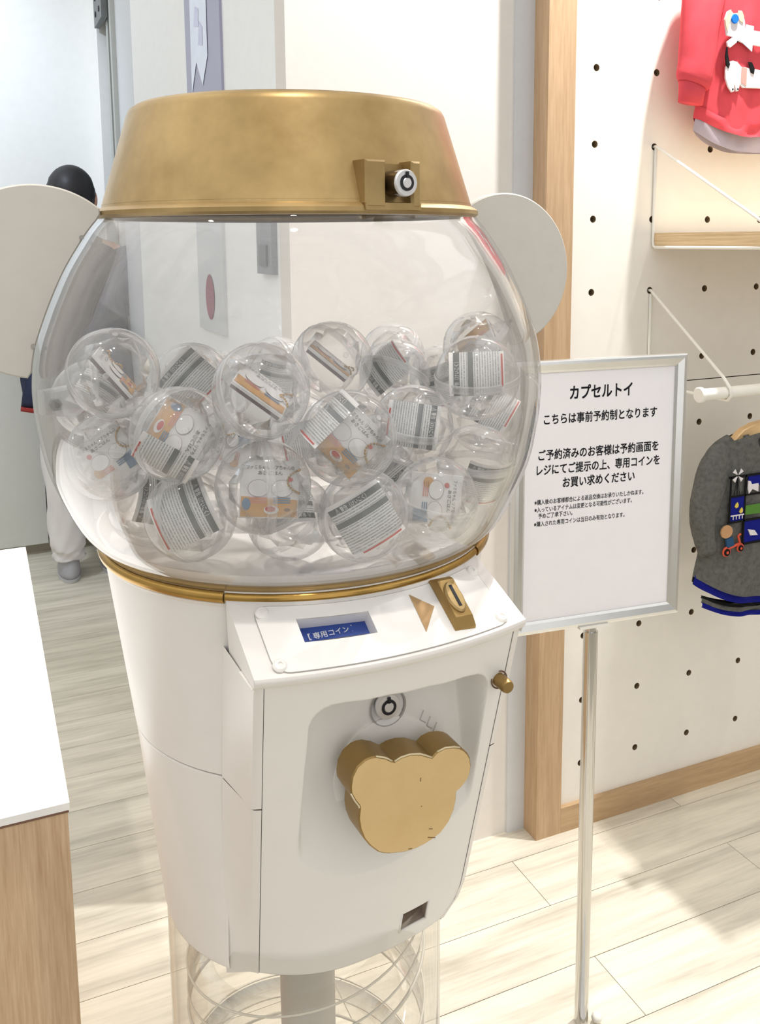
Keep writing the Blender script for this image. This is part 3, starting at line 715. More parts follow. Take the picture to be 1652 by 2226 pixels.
cap_labels = [
    'clear capsule at the upper left, a card edge-on inside it',
    'clear capsule behind the upper left one, slanted warning slip inside',
    'clear capsule left of centre holding a sideways picture card with orange corner',
    'clear capsule left of centre near the top with a red and blue edged card',
    'small clear capsule peeping out behind the topmost one, left side',
    'topmost clear capsule in the middle, dark thin card lying slanted inside',
    'clear capsule in the middle with a tilted picture card facing out',
    'clear capsule right of the middle with an upright turned warning slip',
    'clear capsule behind, between the topmost one and the right-hand slip one',
    'clear capsule at the back right of the pile, small slip on top',
    'clear capsule at the back, second from the right end',
    'large clear capsule at the upper right with vertical grey slip bands',
    'empty looking clear capsule highest at the right end',
    'clear capsule at the far left with a pale picture card tilted left',
    'clear capsule at the lower left with a steep striped warning slip',
    'clear capsule low in the centre with an upright picture card',
    'lowest clear capsule in the middle right with a slanted striped slip',
    'clear capsule at the lower right with a sideways card and blue patch',
    'clear capsule at the bottom, half hidden under the upright card one',
    'clear capsule at the right edge with crumpled clear film',
    'clear capsule at the far right edge with slip bands seen from the side',
    'clear capsule at the bottom left behind the striped slip one',
    'clear capsule at the back left behind the edge-on card one',
    'clear capsule deep inside, behind the tilted picture card one in the middle',
    'clear capsule deep inside, behind the upright picture card one',
    'clear capsule deep inside, behind the sideways card one at the lower right',
    'clear capsule at the very back, behind the red and blue edged card',
    'clear capsule at the back left, low behind the sideways picture card one',
    'clear capsule deep inside, behind the upright turned slip right of the middle']
proto = None
rnd = random.Random(11)
shells = []
def capsule_proto():
    root = empty('toy_capsule')
    hemi = [(CR_ * math.sin(a), CR_ * (1 - math.cos(a)) - CR_) for a in lsp(0, PI / 2, 10)]
    V, F = lathe(hemi, 32); mesh('lower_shell', V, F, M['shell'], root, True)
    up = [(CR_ * .985 * math.cos(a), CR_ * .99 * math.sin(a)) for a in lsp(0, PI / 2, 10)]
    V, F = lathe(up, 32); mesh('upper_shell', V, F, M['shell'], root, True)
    V, F = lathe([(CR_ * .985, -.0035), (CR_ * 1.002, -.003), (CR_ * 1.002, -.0018), (CR_ * .992, -.0012), (CR_ * .992, .0012), (CR_ * 1.002, .0018), (CR_ * 1.002, .0030), (CR_ * .985, .0035)], 40); mesh('rim_band', V, F, M['rim'], root, True)
    for k in range(3):
        a = R(55); b = 2 * PI * k / 3; c = Vector((math.cos(a) * math.cos(b), math.cos(a) * math.sin(b), math.sin(a)))
        V, F = lathe([(.0022, 0), (.0022, .0006), (.0014, .0007), (0, .0004)], 12); q = Vector((0, 0, 1)).rotation_difference(c).to_matrix().to_4x4()
        MB().add(V, F, 0, Matrix.Translation(c * CR_ * .985) @ q).out('vent_dimple', M['rim'], root, True)
    return root
rotsets = {0: (60, 20, 0), 2: (100, -15, 20), 3: (60, 40, 0), 6: (70, -30, 0), 7: (12, 5, 0), 11: (8, -6, 0), 15: (90, 8, 84), 5: (50, 30, 10), 17: (10, 8, 0), 14: (75, 20, 30), 16: (80, 50, 0), 13: (40, 40, 0)}
CPOS = []
for i, c in enumerate(CAPS):
    p = mworld((c[0], c[1], c[2] + CAPZ)); CPOS.append(p)
    if proto is None: root = proto = capsule_proto()
    else:
        root = proto.copy(); link(root)
        for ch in proto.children:
            k = ch.copy(); k.parent = root; COL.objects.link(k)
    root.location = p
    e = rotsets.get(i) or (rnd.uniform(0, 180), rnd.uniform(-40, 40), rnd.uniform(0, 180)); root.rotation_euler = [R(a) for a in e]
    if i < len(cap_labels): tag(root, cap_labels[i] + ' of the globe' if len(cap_labels[i].split()) < 9 else cap_labels[i], 'capsule', 'clear toy capsules in the globe')
    else: tag(root, 'clear toy capsule hidden deep in the pile inside the globe', 'capsule', 'clear toy capsules in the globe')
# frames that face the camera from a capsule: x right, y towards the camera is -y, z up, then rolled clockwise by `roll`
def facing(p, roll=0, tilt=0, yaw=0):
    d = (Vector((0, 0, CAM_H)) - p).normalized()
    x = Vector((0, 0, 1)).cross(d).normalized(); z = d.cross(x)
    B = Matrix(((x.x, -d.x, z.x, 0), (x.y, -d.y, z.y, 0), (x.z, -d.z, z.z, 0), (0, 0, 0, 1)))
    return Matrix.Translation(p) @ B @ Matrix.Rotation(R(roll), 4, 'Y') @ Matrix.Rotation(R(tilt), 4, 'X') @ Matrix.Rotation(R(yaw), 4, 'Z')
def picture_card(i, label, roll, tilt=0, yaw=0, kind=0, push=(0, 0, 0)):
    t = empty('picture_card'); t.matrix_world = facing(CPOS[i], roll, tilt, yaw) @ Matrix.Translation(push); tag(t, label, 'card', 'picture cards in the capsules')
    w, h, d = .0405, .0400, .0026
    MB().prism([(-w / 2, -h / 2), (w / 2, -h / 2), (w / 2, h / 2), (-w / 2, h / 2)], -d, 0, bev=.0004).out('card_sheet', M['card'], t)
    MB().box(-w / 2 + .0008, w / 2 - .0008, .0002, .0028, -h / 2 + .0008, h / 2 - .0008).out('pages', M['cardedge'], t)
    y = -d - .0003; f = MB()
    if kind in (0, 2): f.add([(-w * .48, y, -h * .48), (w * .48, y, -h * .48), (w * .48, y, -h * .18), (-w * .48, y, -h * .13)], [(0, 1, 2, 3)], 0)
    y2 = y - .0003
    def disc(cx, cz, r, m, rz=None, yy=y2): f.add([(a, yy, b) for a, b in circ(cx, cz, r, 18, rz)], [tuple(range(18))], m)
    disc(-.0078, .0005, .0074, 4, .0060); disc(-.0078, .0005, .0072, 5, .0058, y2 - .0002)
    disc(.0085, .0005, .0074, 4, .0060); disc(.0085, .0005, .0072, 5, .0058, y2 - .0002)
    for cx, m in ((-.0078, 2), (.0085, 3)):
        for k in range(3): f.add([(cx - .0062, y2, -.0056 - k * .0016), (cx + .0062, y2, -.0056 - k * .0016), (cx + .0058, y2, -.0065 - k * .0016), (cx - .0058, y2, -.0065 - k * .0016)], [(0, 1, 2, 3)], m)
    if kind == 0:
        disc(.0015, -.0142, .0052, 5, .0030); disc(.0008, -.0136, .0036, 1, .0020, y2 - .0002); disc(-.0158, -.0105, .0030, 3, .0042); disc(.0125, -.0140, .0022, 4, .0012)
        disc(.0140, .0068, .0018, 1, .0014)
    elif kind == 1:
        f.add([(.008, y2, -.016), (.018, y2, -.016), (.018, y2, -.004), (.009, y2, -.005)], [(0, 1, 2, 3)], 3); disc(-.013, -.006, .0042, 0); disc(-.012, .0085, .002, 1)
    f.out('picture', [M['orange'], M['redp'], M['pinkp'], M['bluep'], M['browno'], M['card']], t)
    tm = MB()
    for s, z, ww in (('ファミちゃん リアちゃんの', .0150, .0165), ('あさごはん', .0112, .0085)):
        V, F = text_fit(s, -ww, ww, z, .0032, .01); tm.add([(a, y2, c) for a, b, c in V], F)
    tm.out('lettering', M['greyp'], t)
    ch = MB()
    for k in range(16):
        a = k * .42; ch.ball((w / 2 - .004 + .004 * math.cos(a), -.004 - .0012 * math.sin(a * 1.7), h / 2 - .006 - .0011 * k + .002 * math.sin(a)), .0009, 6, 4)
    o = ch.out('ball_chain', M['chain'], t, True)
    return t
def slip(i, label, roll, tilt=0, yaw=0, flip=1, w=.046, h=.042, push=(0, 0, 0), rad=.0305):
    """paper slip curled round inside the capsule: grey bands, small print and a warning heading"""
    t = empty('warning_slip'); t.matrix_world = facing(CPOS[i], roll, tilt, yaw) @ Matrix.Translation(push); tag(t, label, 'paper slip', 'warning slips in the capsules')
    def pt(u, v, off=0):
        a = u / rad; r = rad + off; return (r * math.sin(a), -r * math.cos(a) + rad * .10, v)
    rows = [(0, .03, 0), (.03, .08, 0), (.08, .19, 1), (.19, .34, 2), (.34, .44, 1), (.44, .92, 2), (.92, 1, 0)]
    V = []; F = []; I = []; uvs = []; us = lsp(-w / 2, w / 2, 22)
    for a, b, m in rows:
        base = len(V)
        for v in (a, b):
            for u in us: V.append(pt(u, h / 2 - v * h)); uvs.append((u / w + .5, v))
        for k in range(21): F.append((base + k, base + 22 + k, base + 23 + k, base + k + 1)); I.append(m)
    mesh('paper', V, F, [M['card'], M['greyp'], M['smallprint']], t, True, I, uvs)
    V, F = text_fit('⚠ 警告（けいこく）', -.0165, .0085, h / 2 - .135 * h, .0040, .015)
    mesh('lettering', [pt(x, z, .0003) for x, y, z in V], F, M['white_ink'], t)
    m = MB(); m.add([pt(u, h * -.445, .0003) for u in lsp(-w * .30, w * .42, 10)] + [pt(u, h * -.475, .0003) for u in lsp(-w * .30, w * .42, 10)], [(k, 10 + k, 11 + k, k + 1) for k in range(9)]); m.out('red_line', M['redp'], t)
    return t
picture_card(2, 'sideways picture card with orange corner in the left of centre capsule', 122, 5, -6)
picture_card(6, 'tilted picture card with orange corner in the middle capsule', 46, 4, 6, push=(0, -.006, 0))
picture_card(15, 'upright picture card in the capsule low in the centre', 4, 0, 4, push=(.004, -.004, -.002))
picture_card(13, 'pale picture card tilted left in the far left capsule', -32, 0, -20, 1)
picture_card(17, 'sideways picture card with blue patch in the lower right capsule', 96, 6, 4, 1)
picture_card(0, 'card seen edge-on in the upper left capsule', -38, 4, 80, 0, (0, 0, 0))
picture_card(3, 'card with red and blue edge lying steeply in the capsule left of centre', 32, -68, 6, 2)
picture_card(5, 'dark card lying edge-on in the topmost capsule', 36, -80, 4, 2, (-.002, 0, -.004))
slip(1, 'slanted warning slip in the capsule behind the upper left one', -46, -6)
slip(7, 'warning slip turned on its side in the capsule right of the middle', 98, 0, 0, w=.038)
slip(11, 'warning slip with vertical grey bands in the large upper right capsule', -92, 0, 8, w=.036)
slip(14, 'steep striped warning slip in the lower left capsule', 68, 10, -8)
slip(16, 'slanted striped warning slip in the lowest middle right capsule', -30, 8, 0)
slip(20, 'warning slip seen at a slant in the far right edge capsule', -60, 0, 30)
slip(9, 'small warning slip on top in the back right capsule', 4, 40, 0, w=.036)
slip(8, 'curled warning slip in the capsule behind the topmost one', -130, -10, 30, w=.04)
slip(18, 'crumpled warning slip in the half hidden bottom capsule', 170, 30, 0, w=.04)
slip(2, 'warning slip behind the sideways picture card, left of centre', 122, 0, 60, w=.04)
slip(6, 'warning slip behind the tilted picture card in the middle', 46, 0, -60, w=.036)
slip(19, 'crumpled warning slip in the clear capsule at the right edge', 20, 35, 30, w=.04)
slip(21, 'warning slip in the bottom left capsule behind the striped slip one', -75, 20, 10, w=.04)
slip(22, 'warning slip in the back left capsule', 35, -20, 0, w=.036)
slip(10, 'warning slip in the second capsule from the right end at the back', -20, 15, -20, w=.036)
slip(4, 'warning slip in the small capsule behind the topmost one', 12, 25, 0, w=.036)
slip(23, 'warning slip deep inside behind the tilted picture card', 80, 0, 20, w=.04)
slip(25, 'warning slip deep inside at the lower right', 140, 10, 0, w=.04)
picture_card(24, 'picture card deep inside behind the upright picture card', -70, 10, 20, 1)
picture_card(12, 'small picture card in the highest capsule at the right end', 160, 40, 30, 2)
# crumpled clear film round each card and slip
fr_ = random.Random(21); V, F = lathe([(math.sin(PI * k / 9), -math.cos(PI * k / 9)) for k in range(10)], 14)
V = [tuple(c * (.0255 + fr_.uniform(-.0065, .0045)) for c in v) for v in V]
film0 = None
for o in [o for o in bpy.data.objects if o.get('category') in ('card', 'paper slip')]:
    if film0 is None: f_ = film0 = mesh('film_wrap', V, F, M['film'], o, True)
    else: f_ = film0.copy(); f_.parent = o; COL.objects.link(f_)
    f_.rotation_euler = [fr_.uniform(0, 6) for _ in range(3)]
# ================================================================== SIGN
sg = empty('sign_stand', (.8572, 1.1274, 0), (0, 0, R(-6.16))); tag(sg, 'silver framed notice stand beside the capsule machine', 'sign stand')
fw, fh, zb = .294, .423, .7068; bw = .0185
fr = empty('sign_frame', (0, 0, zb), parent=sg)
def mitre(p, q, inw):
    # one frame bar from corner p to q with a sloped profile; inw points to the picture
    p, q, inw = Vector(p), Vector(q), Vector(inw); t = (q - p).normalized()
    prof = [(0, .012), (0, .001), (.002, 0), (.006, -.001), (.015, .003), (bw, .0055), (bw, .012)]
    V = []; 
    for a, s in ((p, 1), (q, -1)):
        for k, y in prof: c = a + (inw + t * s) * k; V.append((c.x, y, c.y))
    n = len(prof); F = [(k, n + k, n + (k + 1) % n, (k + 1) % n) for k in range(n)]
    return V, F
cn = [(-fw / 2, 0), (fw / 2, 0), (fw / 2, fh), (-fw / 2, fh)]
for k, inw in enumerate(((0, 1), (-1, 0), (0, -1), (1, 0))):
    V, F = mitre(cn[k], cn[(k + 1) % 4], inw); mesh('frame_bar', V, F, M['silver'], fr)
MB().box(-fw / 2 + .004, fw / 2 - .004, .0065, .0115, .004, fh - .004).out('notice_sheet', M['paper'], fr)
tm = MB()
for body, x0, x1, z, size, bold in (
    ('カプセルトイ', -.0545, .0525, .3722, .0215, .022), ('こちらは事前予約制となります', -.0974, .0983, .3336, .0158, .018),
    ('ご予約済みのお客様は予約画面を', -.1056, .1030, .2792, .0158, .018), ('レジにてご提示の上、専用コインを', -.1082, .1063, .2563, .0158, .018), ('お買い求めください', -.0638, .0615, .2340, .0158, .018),
    ('※購入後のお客様都合による返品交換はお承りいたしかねます。', -.1112, .0785, .2066, .0080, .011), ('※入っているアイテムは変更となる可能性がございます。', -.1110, .0580, .1950, .0080, .011),
    ('予めご了承下さい。', -.1047, -.0465, .1850, .0080, .011), ('※購入された専用コインは当日のみ有効となります。', -.1114, .0455, .1727, .0080, .011)):
    V, F = text_fit(body, x0, x1, z, size * 1.1, bold); tm.add([(a, .0062, c) for a, b, c in V], F)
tm.out('lettering', M['navyink'], fr)
V, F = tube([(-.0085, .008, .0), (-.0085, .008, zb - .012)], .0115, 28); mesh('pole', V, F, M['chrome'], sg, True, auto=40)
V, F = tube([(-.0085, .008, zb - .012), (-.0085, .008, zb - .003)], .0085, 24); mesh('pole_collar', V, F, M['chrome'], sg, True, auto=40)
MB().box(-.0335, .0175, -.003, .018, zb - .0035, zb + .0005).out('frame_holder', M['wire'], sg)
MB().box(-.11, .004, -.26, -.012, 0, .006).out('base_plate', M['silver'], sg)
mb_ = MB(); mb_.ball((.0140, -.004, .012), (.009, .009, .009)); mb_.out('foot_knob', M['wire'], sg, True)

# ================================================================== TABLE
tb = empty('display_table', (-.35, 1.35, 0)); tag(tb, 'white topped display table with oak sides left of the capsule machine', 'table')
MB().box(-.60, .4015, -.432, .433, .742, .75).out('table_top', M['table_top'], tb)
bx = MB().box(-.59, .3995, -.43, .43, 0.0, .742).out('body', M['table_wood'], tb)
MB().box(-.595, .4005, -.4312, .4312, .739, .742).out('shadow_gap', M['gap'], tb)

# ================================================================== PEGBOARD FITTINGS
def hook_wire(pts, r=.0028): return tube(pts, r, 10)
SX = HX[1] + .001
sh = empty('wall_shelf', (SX, PEG_Y, 0)); tag(sh, 'birch plywood shelf on white wire brackets below the red sweatshirt', 'shelf')
MB().box(.002, .62, -.345, 0, 1.3185, 1.3193).out('shelf_face', M['shelf_top'], sh)
MB().box(.002, .62, -.345, 0, 1.2925, 1.3185).out('shelf_board', M['ply'], sh)
for x in (0, .607):
    V, F = tube([(x, .01, 1.4974), (x, -.004, 1.4974), (x, -.012, 1.494), (x, -.30, 1.338), (x, -.345, 1.318), (x, -.351, 1.300), (x, -.345, 1.2895), (x, -.33, 1.2885), (x, -.012, 1.2885), (x, -.006, 1.292), (x, -.004, 1.302), (x, -.004, 1.494)], .0032, 10); mesh('bracket', V, F, M['wire'], sh, True)
rd = empty('hanging_rail', (0, PEG_Y, 0)); tag(rd, 'white hanging rail on wire brackets under the plywood shelf', 'rail')
ry, rz = -.232, 1.010
V, F = tube([(1.252, ry, rz), (2.2, ry, rz)], .0115, 24); mesh('rod', V, F, M['wire'], rd, True, auto=40)
V, F = tube([(1.245, ry, rz), (1.2465, ry, rz), (1.253, ry, rz), (1.2545, ry, rz)], [.0135, .0150, .0150, .0135], 28); mesh('end_cap', V, F, M['wire'], rd, True, auto=40)
for x in (HX[1], HX[5]):
    V, F = tube([(x, .01, 1.1974), (x, -.004, 1.1974), (x, -.012, 1.192), (x, ry + .008, rz + .030), (x, ry - .012, rz + .010), (x, ry - .0155, rz - .004), (x, ry - .006, rz - .0145), (x, ry + .02, rz - .0145), (x, -.012, rz - .0145), (x, -.005, rz - .008), (x, -.004, 1.19)], .0032, 10); mesh('bracket', V, F, M['wire'], rd, True)

# ================================================================== GARMENTS
def interp(P, z):
    P = sorted(P)
    if z <= P[0][0]: return P[0][1]
    for (a, x), (b, y) in zip(P, P[1:]):
        if z <= b: t = (z - a) / (b - a); t = t * t * (3 - 2 * t) * .5 + t * .5; return x + (y - x) * t
    return P[-1][1]
def torso(widths, ztop, zbot, thick=.028, nz=34, nu=33, wob=.0035, seed=1):
    """closed, slightly stuffed garment body; ztop/zbot give the hem lines over u in -1..1"""
    rg = random.Random(seed); ph = [rg.uniform(0, 6) for _ in range(6)]
    V = []; F = []
    us = lsp(-1, 1, nu)
    def pt(u, t, side):
        z = zbot(u, side) + (ztop(u, side) - zbot(u, side)) * t; w = interp(widths, z)
        y = -thick * math.sqrt(max(0, 1 - abs(u) ** 3)) * side
        y += wob * math.sin(7 * u + ph[0] + 3 * t) * (1 - t) + wob * .7 * math.sin(15 * u + ph[1] - 5 * t) * (1 - abs(u))
        return (u * w, y, z)
    for side in (1, -.5):
        b = len(V)
        for t in lsp(0, 1, nz):
            for u in us: V.append(pt(u, t, side))
        for j in range(nz - 1):
            for i in range(nu - 1):
                f = (b + j * nu + i, b + j * nu + i + 1, b + (j + 1) * nu + i + 1, b + (j + 1) * nu + i); F.append(f if side > 0 else tuple(reversed(f)))
    return V, F
def sleeve(P, seg=18, seed=2, wob=.0015):
    """P: (x, y, z, halfwidth, halfthick, tilt): flattened elliptical tube along the points"""
    V = []; F = []; rg = random.Random(seed)
    n = len(P)
    for i, (x, y, z, w, th) in enumerate(P):
        a = Vector(P[max(0, i - 1)][:3]); b = Vector(P[min(n - 1, i + 1)][:3]); d = (b - a).normalized(); s = Vector((0, -1, 0)).cross(d).normalized(); q = d.cross(s).normalized()
        for k in range(seg):
            t = 2 * PI * k / seg; rr = 1 + rg.uniform(-1, 1) * wob / max(w, .001) * .4
            V.append(Vector((x, y, z)) + s * (math.cos(t) * w * rr) + q * (math.sin(t) * th * rr))
    for i in range(n - 1):
        for k in range(seg):
            k2 = (k + 1) % seg; F.append((i * seg + k, i * seg + k2, (i + 1) * seg + k2, (i + 1) * seg + k))
    F.append(tuple((n - 1) * seg + k for k in range(seg))); F.append(tuple(range(seg - 1, -1, -1)))
    return V, F
def spline(P, n=6):
    out = []
    for i in range(len(P) - 1):
        p0, p1, p2, p3 = [Vector(P[max(0, min(len(P) - 1, i + k))]) for k in (-1, 0, 1, 2)]
        for k in range(n):
            t = k / n; out.append(tuple(.5 * ((2 * p1) + (p2 - p0) * t + (2 * p0 - 5 * p1 + 4 * p2 - p3) * t * t + (3 * p1 - p0 - 3 * p2 + p3) * t ** 3)))
    out.append(tuple(P[-1])); return out
def spl5(P, n=5):
    out = []
    for i in range(len(P) - 1):
        q = [P[max(0, min(len(P) - 1, i + k))] for k in (-1, 0, 1, 2)]
        for k in range(n):
            t = k / n; out.append(tuple(.5 * (2 * b + (c - a) * t + (2 * a - 5 * b + 4 * c - d) * t * t + (3 * b - a - 3 * c + d) * t ** 3) for a, b, c, d in zip(*q)))
    out.append(tuple(P[-1])); return out
def patch(poly, y, th, m, name, parent, n=1):
    V, F = prism(poly if sum(poly[k][0] * poly[(k + 1) % len(poly)][1] - poly[(k + 1) % len(poly)][0] * poly[k][1] for k in range(len(poly))) < 0 else poly[::-1], y - th, y, th * .35)
    return mesh(name, V, F, m, parent, True, auto=40)
# --- red sweatshirt (hung flat on the pegboard above the shelf)
rs = empty('red_sweatshirt', (1.530, PEG_Y - .060, 0)); tag(rs, 'coral red child sweatshirt with dog patches hung above the shelf', 'sweatshirt')
wd_ = [(1.54, .166), (1.62, .160), (1.75, .142), (1.80, .140), (1.90, .135), (1.955, .085)]
V, F = torso(wd_, lambda u, s: 1.955 - (.05 if s > 0 else .02) * max(0, 1 - (u / .62) ** 2), lambda u, s: 1.556 - .034 * (1 - u * u) + (.010 * math.sin(3 * u)), .030, seed=4)
mesh('body', V, F, M['red'], rs, True)
V, F = torso([(z, w + .002) for z, w in wd_], lambda u, s: 1.578 - .034 * (1 - u * u) + (.010 * math.sin(3 * u)), lambda u, s: 1.553 - .034 * (1 - u * u) + (.010 * math.sin(3 * u)), .0325, nz=5, seed=4); mesh('hem', V, F, M['red'], rs, True)
V, F = torso([(1.45, .150), (1.53, .166), (1.60, .160)], lambda u, s: 1.58, lambda u, s: 1.527 - .042 * (1 - u ** 4), .020, nz=12, seed=9); mesh('underlayer_hem', V, F, M['greyfab'], rs, True)
for sx in (-1, 1):
    P = [(.120, .0, 1.905, .060, .020), (.150, -.006, 1.84, .058, .024), (.172, -.014, 1.74, .047, .025), (.182, -.018, 1.66, .043, .024), (.187, -.018, 1.625, .042, .024), (.190, -.018, 1.612, .036, .020)]
    V, F = sleeve([(sx * a, *b) for a, *b in spl5(P)], seed=5); mesh('sleeve', V, F, M['red'], rs, True)
    P = [(.190, -.018, 1.616, .033, .019), (.192, -.018, 1.595, .031, .017), (.194, -.018, 1.576, .029, .016)]
    V, F = sleeve([(sx * a, *b) for a, *b in P], seed=6); mesh('cuff', V, F, M['red'], rs, True)
yf = -.0335
def gp_(P, x0, z0, k): return [(x0 + a * k, z0 - b * k) for a, b in P]
# dog patches: origin at the left of the chest, unit = photograph pixels, scaled to metres
kx = .00104
d1 = empty('dog_patch', (-.122, yf, 1.752), parent=rs); d1['label'] = 'white dog applique with blue pompom'
patch(gp_([(-6, 22), (-8, 10), (-2, -4), (6, -8), (14, -2), (30, -4), (40, 0), (44, 10), (46, 24), (80, 26), (110, 28), (110, 56), (80, 54), (44, 52), (30, 48), (10, 62), (2, 60), (0, 52), (14, 42), (-2, 40)], 0, 0, kx), 0, .003, M['whitefab'], 'dog_body', d1)
patch(gp_([(-8, 10), (-2, -4), (6, -8), (10, 2), (4, 16), (0, 34), (-6, 22)], 0, 0, kx), -.0028, .0015, M['creamfab'], 'dog_ear', d1)
patch(gp_([(24, -8), (34, -8), (40, 2), (38, 14), (28, 10), (24, 2)], 0, 0, kx), -.0028, .0015, M['creamfab'], 'dog_ear', d1)
patch(gp_(circ(16, 8, 9, 18), 0, 0, kx), -.003, .003, M['bluefab'], 'pompom', d1)
patch(gp_([(46, 16), (66, 18), (64, 66), (36, 50), (44, 44)], 0, 0, kx), -.003, .0015, M['lightblue'], 'scarf', d1)
MB().ball((26 * kx, -.004, -50 * kx), .0016).out('nose', M['blackfab'], d1, True)
d2 = empty('dog_patch', (-.1214, yf + .001, 1.659), parent=rs); d2['label'] = 'grey and white dog applique with black tail'
patch(gp_([(0, 10), (6, 0), (18, -4), (30, -2), (40, 6), (100, 10), (100, 44), (46, 46), (38, 40), (36, 52), (30, 54), (25, 44), (23, 40), (25, 54), (18, 56), (8, 46), (0, 30)], 0, 0, kx), 0, .003, M['whitefab'], 'dog_body', d2)
patch(gp_([(-1, -28), (2, -28), (4, -14), (10, 4), (6, 12), (0, 6), (-3, -10)], 0, 0, kx), -.0022, .002, M['blackfab'], 'tail', d2)
patch(gp_([(56, -4), (66, -4), (74, 8), (72, 18), (64, 16), (60, 6)], 0, 0, kx), -.0028, .0015, M['blackfab'], 'dog_ear', d2)
patch(gp_([(40, 6), (54, 8), (54, 42), (40, 36)], 0, 0, kx), -.0028, .001, M['pinkp'], 'jacket_stripe', d2)
for a, b in ((20, 50), (33, 49)): MB().ball((a * kx, -.003, -b * kx), .0019).out('claw', M['blackfab'], d2, True)
# --- charcoal shirt on a wooden hanger under the rail
gs = empty('charcoal_sweatshirt', (1.450, PEG_Y - .200, 0)); tag(gs, 'charcoal grey child sweatshirt with patchwork and blue hem on the rail', 'sweatshirt')
wd2 = [(.55, .172), (.62, .170), (.70, .156), (.80, .140), (.86, .135), (.905, .118), (.925, .060)]
V, F = torso(wd2, lambda u, s: .922 - (.022 * max(0, (abs(u) - .45) / .55) ** 1.5) - (.058 if s > 0 else .012) * max(0, 1 - (u / .44) ** 2), lambda u, s: (.573 + .058 * u * u if s > 0 else .560 + .06 * u * u), .030, seed=12)
mesh('body', V, F, M['charcoal'], gs, True)
V, F = torso([(z, w * .985) for z, w in wd2], lambda u, s: .64, lambda u, s: .556 + .058 * u * u, .022, nz=6, seed=12); mesh('blue_lining', V, F, M['royal'], gs, True)
V, F = torso([(.45, .128), (.62, .150)], lambda u, s: .553 + .035 * u * u, lambda u, s: .546 + .035 * u * u, .015, nz=4, seed=12); mesh('black_band', V, F, M['blackfab'], gs, True)
V, F = torso([(.45, .126), (.62, .150)], lambda u, s: .547 + .035 * u * u, lambda u, s: .536 + .035 * u * u, .014, nz=4, seed=12); mesh('grey_band', V, F, M['charcoal'], gs, True)
V, F = torso([(.45, .124), (.62, .150)], lambda u, s: .537 + .035 * u * u, lambda u, s: .525 + .035 * u * u, .013, nz=4, seed=12); mesh('blue_band', V, F, M['royal'], gs, True)
for sx in (-1, 1):
    P = [(.078, 0, .893, .030, .012), (.104, -.002, .872, .040, .020), (.130, -.005, .842, .042, .022), (.152, -.010, .80, .036, .023), (.164, -.014, .762, .030, .021), (.162, -.016, .725, .025, .018), (.152, -.018, .686, .020, .015)]
    V, F = sleeve([(sx * a, *b) for a, *b in spl5(P)], seed=8); mesh('sleeve', V, F, M['charcoal'], gs, True)
def neck_arc(n=20): return [(.052 * math.cos(PI + PI * k / n) * 1.05, -.0275 + .02 * abs(math.cos(PI * k / n)), .914 + .052 * math.sin(PI + PI * k / n)) for k in range(n + 1)]
V, F = tube(neck_arc(), .007, 8); mesh('collar', V, F, M['charcoal'], gs, True)
yq = -.031
fp = empty('patchwork', (-.110, yq, .835), parent=gs); fp.scale = (.88, 1, .86)
fm = MB()
def bar(x0, x1, z0, z1): fm.box(x0, x1, -.002, 0, z0, z1)
bar(-.004, 0, -.104, .004); bar(.040, .044, -.165, .004); bar(-.008, .12, .000, .005); bar(0, .12, -.046, -.042); bar(-.008, .12, -.108, -.103); bar(.04, .12, -.165, -.160)
fm.out('black_binding', M['blackfab'], fp)
patch([(0, -.046), (.04, -.046), (.04, -.104), (0, -.104)], .0005, .0015, M['royal'], 'blue_square', fp)
patch([(.044, -.107), (.12, -.107), (.12, -.160), (.044, -.160)], .0005, .0015, M['royal'], 'blue_square', fp)
patch([(.050, 0), (.12, 0), (.12, -.025), (.050, -.025)], .0005, .0015, M['royal'], 'blue_square', fp)
patch([(.048, -.01), (.056, -.012), (.06, -.02), (.08, -.02), (.08, -.04), (.062, -.032), (.052, -.042), (.048, -.03)], -.001, .002, M['whitefab'], 'white_shape', fp)
patch([(.044, -.070), (.12, -.070), (.12, -.095), (.044, -.092)], -.0005, .0018, M['green'], 'green_hedge', fp)
patch([(.054, -.128), (.075, -.133), (.085, -.146), (.062, -.144)], -.0015, .002, M['whitefab'], 'white_boat', fp)
for a in range(4):
    t = R(45 + 90 * a); c, s = math.cos(t), math.sin(t)
    patch([(.016 + c * .003 - s * .0005, .006 + s * .003 + c * .0005), (.016 + c * .017 - s * .005, .006 + s * .017 + c * .005), (.016 + c * .017 + s * .005, .006 + s * .017 - c * .005), (.016 + c * .003 + s * .0005, .006 + s * .003 - c * .0005)], -.002, .002, M['whitefab'], 'windmill_sail', fp)
wm = MB()
for x in (.008, .014, .018, .024): wm.tube([(.016, -.002, .004), (x, -.002, -.040)], .0007, 5)
wm.out('windmill_tower', M['blackfab'], fp, True)
for x, z in ((.014, -.062), (.028, -.076)): patch(gp_([(0, 0), (5, -4), (8, 2), (7, 8), (1, 10), (-3, 6)], x, z, .001), -.0015, .002, M['yellow'], 'yellow_chick', fp)
patch([(0, -.088), (.04, -.088), (.04, -.091), (0, -.091)], -.0018, .0012, M['whitefab'], 'white_fence', fp)
for k in range(4): patch([(.007 + k * .009, -.091), (.009 + k * .009, -.091), (.009 + k * .009, -.099), (.007 + k * .009, -.099)], -.0018, .0012, M['whitefab'], 'fence_post', fp)
tr = empty('tricycle_patch', (-.112, yq - .001, .722), parent=gs); tr.scale = (.9, 1, .9); tr['label'] = 'orange tricycle applique with plain tan patch rider'
patch(gp_(circ(0, 0, 17, 20, 15), -.008, .006, .001), 0, .004, M['tan'], 'tan_patch', tr)
